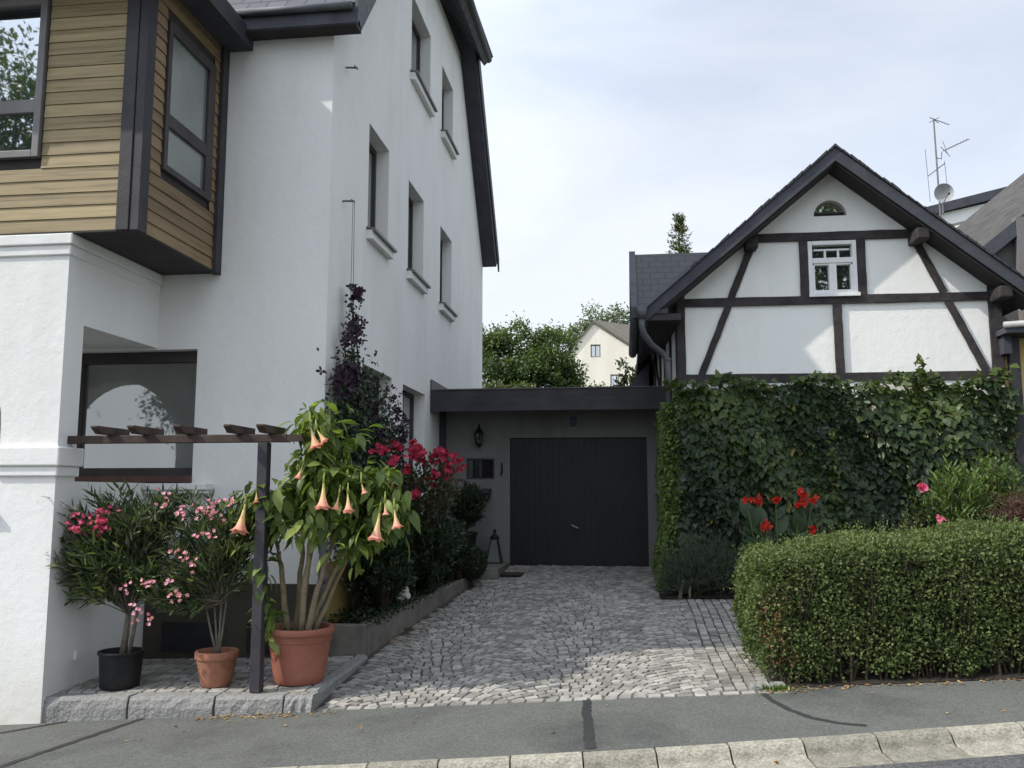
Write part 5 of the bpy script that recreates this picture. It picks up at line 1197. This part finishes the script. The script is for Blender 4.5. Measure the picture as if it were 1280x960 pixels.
D = Q*.55 + RS.randn(n, 3)*.65 + np.array([0, 0, .3]); Nn = Q*.8 + RS.randn(n, 3)*.6 + np.array([0, 0, .35])
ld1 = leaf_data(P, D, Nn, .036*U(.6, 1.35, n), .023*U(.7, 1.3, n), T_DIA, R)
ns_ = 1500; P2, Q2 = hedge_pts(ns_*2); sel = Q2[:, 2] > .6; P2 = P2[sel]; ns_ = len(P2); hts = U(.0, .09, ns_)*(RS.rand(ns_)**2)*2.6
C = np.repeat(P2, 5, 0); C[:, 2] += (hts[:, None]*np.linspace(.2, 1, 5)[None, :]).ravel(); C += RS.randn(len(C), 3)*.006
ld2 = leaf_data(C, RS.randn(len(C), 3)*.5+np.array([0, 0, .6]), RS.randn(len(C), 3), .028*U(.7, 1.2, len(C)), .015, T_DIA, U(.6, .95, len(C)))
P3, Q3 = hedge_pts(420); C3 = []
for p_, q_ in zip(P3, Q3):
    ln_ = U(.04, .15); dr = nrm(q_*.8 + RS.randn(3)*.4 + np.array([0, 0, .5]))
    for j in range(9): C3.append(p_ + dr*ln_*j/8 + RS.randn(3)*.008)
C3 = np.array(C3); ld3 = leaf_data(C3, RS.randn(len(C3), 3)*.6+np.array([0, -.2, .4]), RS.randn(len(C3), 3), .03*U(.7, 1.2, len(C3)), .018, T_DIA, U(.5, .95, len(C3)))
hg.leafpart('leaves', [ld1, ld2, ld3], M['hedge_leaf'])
mb = MB()
for k in range(260):
    x_ = U(1.3, 7.0); y_ = U(8.33, 9.5) if k % 2 else U(8.31, 8.42); zb = side_z(x_, 8.2); e = (x_+U(-.18, .18), y_+U(-.2, .2), U(.7, 1.05)); mb.tube([(x_, y_, zb), ((x_+e[0])/2, y_, (zb+e[2])/2), e], [.012, .008, .004], 5)
hg.part('stem', mb, M['stem_dark'], fix=False)
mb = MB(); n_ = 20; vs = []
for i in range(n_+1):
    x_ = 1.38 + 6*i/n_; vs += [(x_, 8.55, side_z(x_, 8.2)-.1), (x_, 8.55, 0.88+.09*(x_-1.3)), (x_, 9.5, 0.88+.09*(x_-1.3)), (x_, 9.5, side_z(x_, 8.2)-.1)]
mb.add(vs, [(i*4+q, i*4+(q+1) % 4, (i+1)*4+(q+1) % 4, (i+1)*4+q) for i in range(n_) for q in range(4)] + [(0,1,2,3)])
hg.part('shade_core', mb, M['soil'], label='dark core standing for the shade inside the hedge')  # solid dark block, gives the shade between the leaves by its colour
mb = MB(); mb.add([(1.27, 8.19, side_z(1.27, 8.2)+.006), (9, 8.19, side_z(9, 8.2)+.006), (9, 9.8, side_z(9, 8.2)+.1), (1.27, 9.8, side_z(1.27, 8.2)+.06)], [(0,1,2,3)]); structure('hedge_soil', mb, M['soil'])
for (a, b) in ((1.04, 1.2), (1.21, 1.36)):
    mb = MB(); zz = side_z(a, 8.1); mb.prism([(a, 8.14, zz-.1), (b, 8.15, zz-.1), (b-.01, 8.15, zz+.055), (a+.02, 8.14, zz+.05)], (0, .14, 0)); solo('edging_stone', mb, M['granite'], 'small granite edging stone at the foot of the hedge end', 'stone', (a, 8.14, zz), 'edging stones at the hedge foot', bevel=.015)
# weeds at the hedge foot
n = 150; C = np.stack([1.28+RS.randn(n)*.07, 8.12+RS.randn(n)*.03, np.full(n, side_z(1.28, 8.1))], 1)
o = link('weeds', leaf_mesh('weeds', leaf_data(C, RS.randn(n, 3)*.5+np.array([0, -.1, .9]), RS.randn(n, 3), U(.03, .08, n), .014, T_DIA, RS.rand(n)), M['lily_leaf'])); tag(o, 'small weeds growing beside the hedge foot', 'weeds', kind='stuff')

# fallen leaves
def litter(spec):
    C = []
    for (x0, x1, y0, y1, n, zf) in spec:
        for _ in range(n):
            x_, y_ = U(x0, x1), U(y0, y1); C.append((x_, y_, zf(x_, y_)+.016))
    n = len(C)
    return leaf_data(C, RS.randn(n, 3)*np.array([1, 1, .12]), RS.randn(n, 3)*.25+np.array([0, 0, 1]), U(.022, .05, n), U(.018, .035, n), T_DIA, RS.rand(n))
dz = lambda x, y: drive_z(x, y)+.006
sz = lambda x, y: side_z(x, y)-.008
ld = litter([(-3.9, -2.6, 7.84, 7.99, 90, sz), (-4.6, -1.5, 7.2, 7.95, 12, sz), (1.1, 4.3, 8.09, 8.2, 150, sz), (1.1, 1.5, 8.0, 8.15, 34, sz), (-2.85, -2.45, 10.3, 11.6, 110, lambda x, y: drive_z(x, y)+.01), (-2.4, 1.1, 8.2, 12, 36, dz), (1.0, 1.25, 8.3, 10.5, 14, dz), (1.0, 4, 7.2, 8.0, 6, sz), (-.8, 0, 7.0, 7.9, 2, sz), (-3.6, -2.9, 8.05, 8.2, 8, lambda x, y: apron_z(x, y))])
ld2 = litter([(.9, 1.0, kerb_y(1)-.25, kerb_y(1)-.1, 5, lambda x, y: kerb_z(x)-.09)])
o = link('fallen_leaves', leaf_mesh('fallen_leaves', [ld, ld2], M['litter'])); tag(o, 'dry brown and yellow leaves scattered on the paving', 'fallen leaves', kind='stuff')

# ------------------------------------------------------------------ TREES
def tree(name, label, base, clumps, nleaf, L, mat, group=None, trunk_r=.18, cat='tree', dark=True, W=.55):
    """clumps: (x,y,z, rx,ry,rz); leaves fill each clump's shell, limbs reach every clump"""
    t = Thing(name, label, cat, base, group)
    tot = sum(c[3]*c[5] for c in clumps); D = []; C = []; Nn = []; R = []
    for (x, y, z, rx, ry, rz) in clumps:
        n = int(nleaf*rx*rz/tot)
        nsub = 26; sub = sph(nsub)*U(.55, 1.0, nsub)[:, None]; idx = RS.randint(0, nsub, n)
        p = sub[idx] + RS.randn(n, 3)*.16
        C.append(np.array([x, y, z]) + p*np.array([rx, ry, rz])); D.append(nrm(p)*.6 + RS.randn(n, 3)*.6 + np.array([0, 0, -.15])); Nn.append(nrm(p)*.8 + RS.randn(n, 3)*.5 + np.array([0, 0, .5]))
        R.append(np.clip(.25 + .5*RS.rand(n) + .28*p[:, 2] + (RS.rand(nsub)*.3-.15)[idx], 0, 1))
    C = np.concatenate(C); n = len(C)
    t.leafpart('crown', leaf_data(C, np.concatenate(D), np.concatenate(Nn), L*U(.6, 1.35, n), L*W*U(.7, 1.2, n), T_DIA, np.concatenate(R)), mat)
    mb = MB(); zc = min(c[2] for c in clumps)
    top = (np.mean([c[0] for c in clumps]), np.mean([c[1] for c in clumps]), zc)
    mb.tube([base, ((base[0]+top[0])/2+.05, (base[1]+top[1])/2, (base[2]+zc)/2), top], [trunk_r, trunk_r*.8, trunk_r*.6], 10)
    for c in clumps: mb.tube([top, ((top[0]+c[0])/2, (top[1]+c[1])/2, (top[2]+c[2])/2+.1), (c[0], c[1], c[2]+c[5]*.4)], [trunk_r*.5, trunk_r*.3, trunk_r*.1], 7)
    t.part('trunk', mb, M['trunk'], smooth=True, fix=False)
    return t
tree('shrub_tree', 'large dark green leafy tree right beside the white house corner', (-3.6, 27, 2.5), [(-3.9, 26.8, 5.5, .95, .9, 1.05), (-4.6, 27.5, 5.2, 1.0, .9, 1.1), (-3.3, 27.2, 6.25, .75, .7, .75), (-4.1, 27, 6.25, .6, .6, .55), (-3.0, 26.5, 5.1, .85, .8, .8)], 11500, .125, M['tree_leaf'], 'trees behind the garage')
tree('shrub_tree', 'rounded dark green tree in front of the cream house', (-1.9, 27, 2.5), [(-2.1, 27, 5.6, .85, .8, 1.0), (-1.75, 26.6, 5.0, .65, .6, .7), (-2.5, 26.8, 5.2, .8, .7, .9), (-2.3, 27.4, 6.25, .5, .5, .5)], 8500, .12, M['tree_leaf'], 'trees behind the garage')
tree('garden_shrub', 'light green low shrub row just above the garage roof', (-3.2, 24.5, 2.0), [(-3.6, 24.3, 4.15, .7, .5, .55), (-2.7, 24.3, 4.1, .7, .5, .5)], 3600, .11, M['tree_leaf_light'], None, .08, 'shrub')
tree('garden_shrub', 'pale green sapling in front of the cream house wall', (-.9, 31, 2.5), [(-1.5, 31, 5.25, .55, .4, .45), (-.8, 31, 5.1, .55, .4, .35)], 700, .11, M['tree_leaf_light'], None, .04, 'shrub')
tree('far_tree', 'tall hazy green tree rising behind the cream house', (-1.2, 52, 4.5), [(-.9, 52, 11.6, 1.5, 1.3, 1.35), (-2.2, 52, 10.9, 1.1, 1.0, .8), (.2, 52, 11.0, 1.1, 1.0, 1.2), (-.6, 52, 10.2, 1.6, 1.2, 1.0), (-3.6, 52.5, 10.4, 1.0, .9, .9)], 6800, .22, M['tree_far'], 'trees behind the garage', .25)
tree('garden_shrub', 'leafy bright green branch beside the far side of the timber house', (.15, 21.5, 2.0), [(.12, 21.5, 4.45, .3, .3, .35), (.2, 21.6, 4.1, .25, .3, .3)], 420, .14, M['tree_leaf_light'], None, .04, 'shrub')
# conifer tip above the wing roof
cf = Thing('conifer', 'slim yellow green conifer tip above the timber house wing roof', 'tree', (1.55, 24, 2.0))
C = []; D = []; Nn = []
for k in range(150):
    z = U(7.0, 9.2); f_ = (9.28-z)/2.3; an = RS.rand()*6.28; ln_ = (.06+.58*f_**.9)*U(.7, 1.1)*(1 + .28*math.sin(z*9))
    for j in range(24):
        s = j/23; C.append((1.56+math.cos(an)*ln_*s+RS.randn()*.02, 24+math.sin(an)*ln_*s+RS.randn()*.02, z+.16*s*s-.10*s+RS.randn()*.02)); D.append((math.cos(an)*.8+RS.randn()*.5, math.sin(an)*.8+RS.randn()*.5, .5+RS.randn()*.5)); Nn.append(RS.randn(3))
n = len(C); cf.leafpart('crown', leaf_data(C, D, np.array(Nn), .09*U(.6, 1.3, n), .026, T_DIA, RS.rand(n)), M['conifer_leaf'])
mb = MB(); mb.tube([(1.55, 24, 2), (1.56, 24, 6), (1.56, 24, 9.25)], [.12, .07, .008], 7); cf.part('trunk', mb, M['trunk'])
# trees across the road (mirrored in the window panes, they also darken the shade)
for i, (x_, y_, h_, lb) in enumerate(((-21, -12, 17, 'leafy tree across the road mirrored in the bay window'), (-17, -13, 15, 'tall broad tree across the road mirrored in the lower window'), (0, -17, 10, 'leafy tree across the road opposite the driveway'), (10.3, -15, 18, 'big tree across the road opposite the timber house'))):
    tree('street_tree', lb, (x_, y_, -.6), [(x_+U(-2, 2), y_+U(-1.5, 1.5), h_*U(.35, .9), 2.6, 2.2, 2.4) for _ in range(12)], 24000, .24, M['tree_leaf'], 'trees across the road', .3)

# ------------------------------------------------------------------ CAMERA
f_px, cx, cy, hzn, vpx = 1108.0, 640.0, 480.0, 617.0, 782.0
th = math.atan((hzn-cy)/f_px); fh_ = f_px*math.cos(th) + (hzn-cy)*math.sin(th); psi = math.atan((vpx-cx)/fh_)
cam = bpy.data.cameras.new('camera'); co = bpy.data.objects.new('camera', cam); COL.objects.link(co)
cam.sensor_width = 36.0; cam.lens = f_px/1280*36.0; cam.clip_start = .05; cam.clip_end = 2000
co.location = (0, 0, 1.6); co.rotation_euler = (math.pi/2 + th, 0, psi)
scene.camera = co

# ------------------------------------------------------------------ LIGHT
ld_ = Vector((2.6, 1.0, -2.73)).normalized()
el = math.asin(-ld_.z)
sun = bpy.data.lights.new('sun', 'SUN'); so = bpy.data.objects.new('sun', sun); COL.objects.link(so)
sun.energy = 4.4; sun.angle = math.radians(.55); sun.color = (1.0, .945, .84)
so.rotation_euler = ld_.to_track_quat('-Z', 'Y').to_euler()
w = bpy.data.worlds.new('World'); scene.world = w; w.use_nodes = True
nt = w.node_tree; nt.nodes.clear(); L = nt.links
out = nt.nodes.new('ShaderNodeOutputWorld'); bg = nt.nodes.new('ShaderNodeBackground')
sky = nt.nodes.new('ShaderNodeTexSky'); sky.sky_type = 'NISHITA'; sky.sun_disc = False; sky.sun_elevation = el
sky.sun_rotation = math.atan2(-ld_.x, -ld_.y); sky.air_density = 1.0; sky.dust_density = .4; sky.ozone_density = 1.6
tc = nt.nodes.new('ShaderNodeTexCoord'); mp = nt.nodes.new('ShaderNodeMapping'); mp.inputs['Scale'].default_value = (1.0, 1.0, 2.6); mp.inputs['Rotation'].default_value = (.2, .35, 0)
L.new(tc.outputs['Generated'], mp.inputs['Vector'])
n1 = nt.nodes.new('ShaderNodeTexNoise'); n1.inputs['Scale'].default_value = 2.4; n1.inputs['Detail'].default_value = 7; n1.inputs['Roughness'].default_value = .55; n1.inputs['Distortion'].default_value = .35
L.new(mp.outputs[0], n1.inputs['Vector'])
sp = nt.nodes.new('ShaderNodeSeparateXYZ'); L.new(tc.outputs['Generated'], sp.inputs[0])
hr = nt.nodes.new('ShaderNodeMapRange'); hr.inputs['From Min'].default_value = 0.0; hr.inputs['From Max'].default_value = .55; hr.inputs['To Min'].default_value = .42; hr.inputs['To Max'].default_value = .0; L.new(sp.outputs['Z'], hr.inputs['Value'])
ad = nt.nodes.new('ShaderNodeMath'); ad.operation = 'ADD'; L.new(n1.outputs['Fac'], ad.inputs[0]); L.new(hr.outputs[0], ad.inputs[1])
cr = nt.nodes.new('ShaderNodeMapRange'); cr.inputs['From Min'].default_value = .30; cr.inputs['From Max'].default_value = .78; cr.inputs['To Min'].default_value = .5; cr.inputs['To Max'].default_value = .97; L.new(ad.outputs[0], cr.inputs['Value'])
mx = nt.nodes.new('ShaderNodeMix'); mx.data_type = 'RGBA'; L.new(cr.outputs[0], mx.inputs[0]); gn = nt.nodes.new('ShaderNodeMix'); gn.data_type = 'RGBA'; gn.blend_type = 'MULTIPLY'; gn.inputs[0].default_value = 1; L.new(sky.outputs[0], gn.inputs[6]); gn.inputs[7].default_value = (1.9, 1.75, 1.6, 1); L.new(gn.outputs[2], mx.inputs[6]); mx.inputs[7].default_value = (8.0, 8.45, 9.2, 1)
# added fill glow: sky colour scaled up towards the sun to lift the shade
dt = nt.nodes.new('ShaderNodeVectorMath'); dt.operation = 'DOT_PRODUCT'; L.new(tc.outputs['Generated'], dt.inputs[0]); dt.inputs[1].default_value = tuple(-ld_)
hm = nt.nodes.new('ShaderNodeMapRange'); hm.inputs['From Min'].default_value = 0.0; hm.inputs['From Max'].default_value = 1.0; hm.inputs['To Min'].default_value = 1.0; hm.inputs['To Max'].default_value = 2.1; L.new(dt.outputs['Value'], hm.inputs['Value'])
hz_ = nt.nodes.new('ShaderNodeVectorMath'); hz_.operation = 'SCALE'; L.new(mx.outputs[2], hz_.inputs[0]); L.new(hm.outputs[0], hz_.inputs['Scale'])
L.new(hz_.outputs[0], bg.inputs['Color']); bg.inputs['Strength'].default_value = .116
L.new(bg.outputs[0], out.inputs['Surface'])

scene.view_settings.view_transform = 'Standard'; scene.view_settings.look = 'None'; scene.view_settings.exposure = 0; scene.view_settings.gamma = 1
scene.render.engine = 'CYCLES'
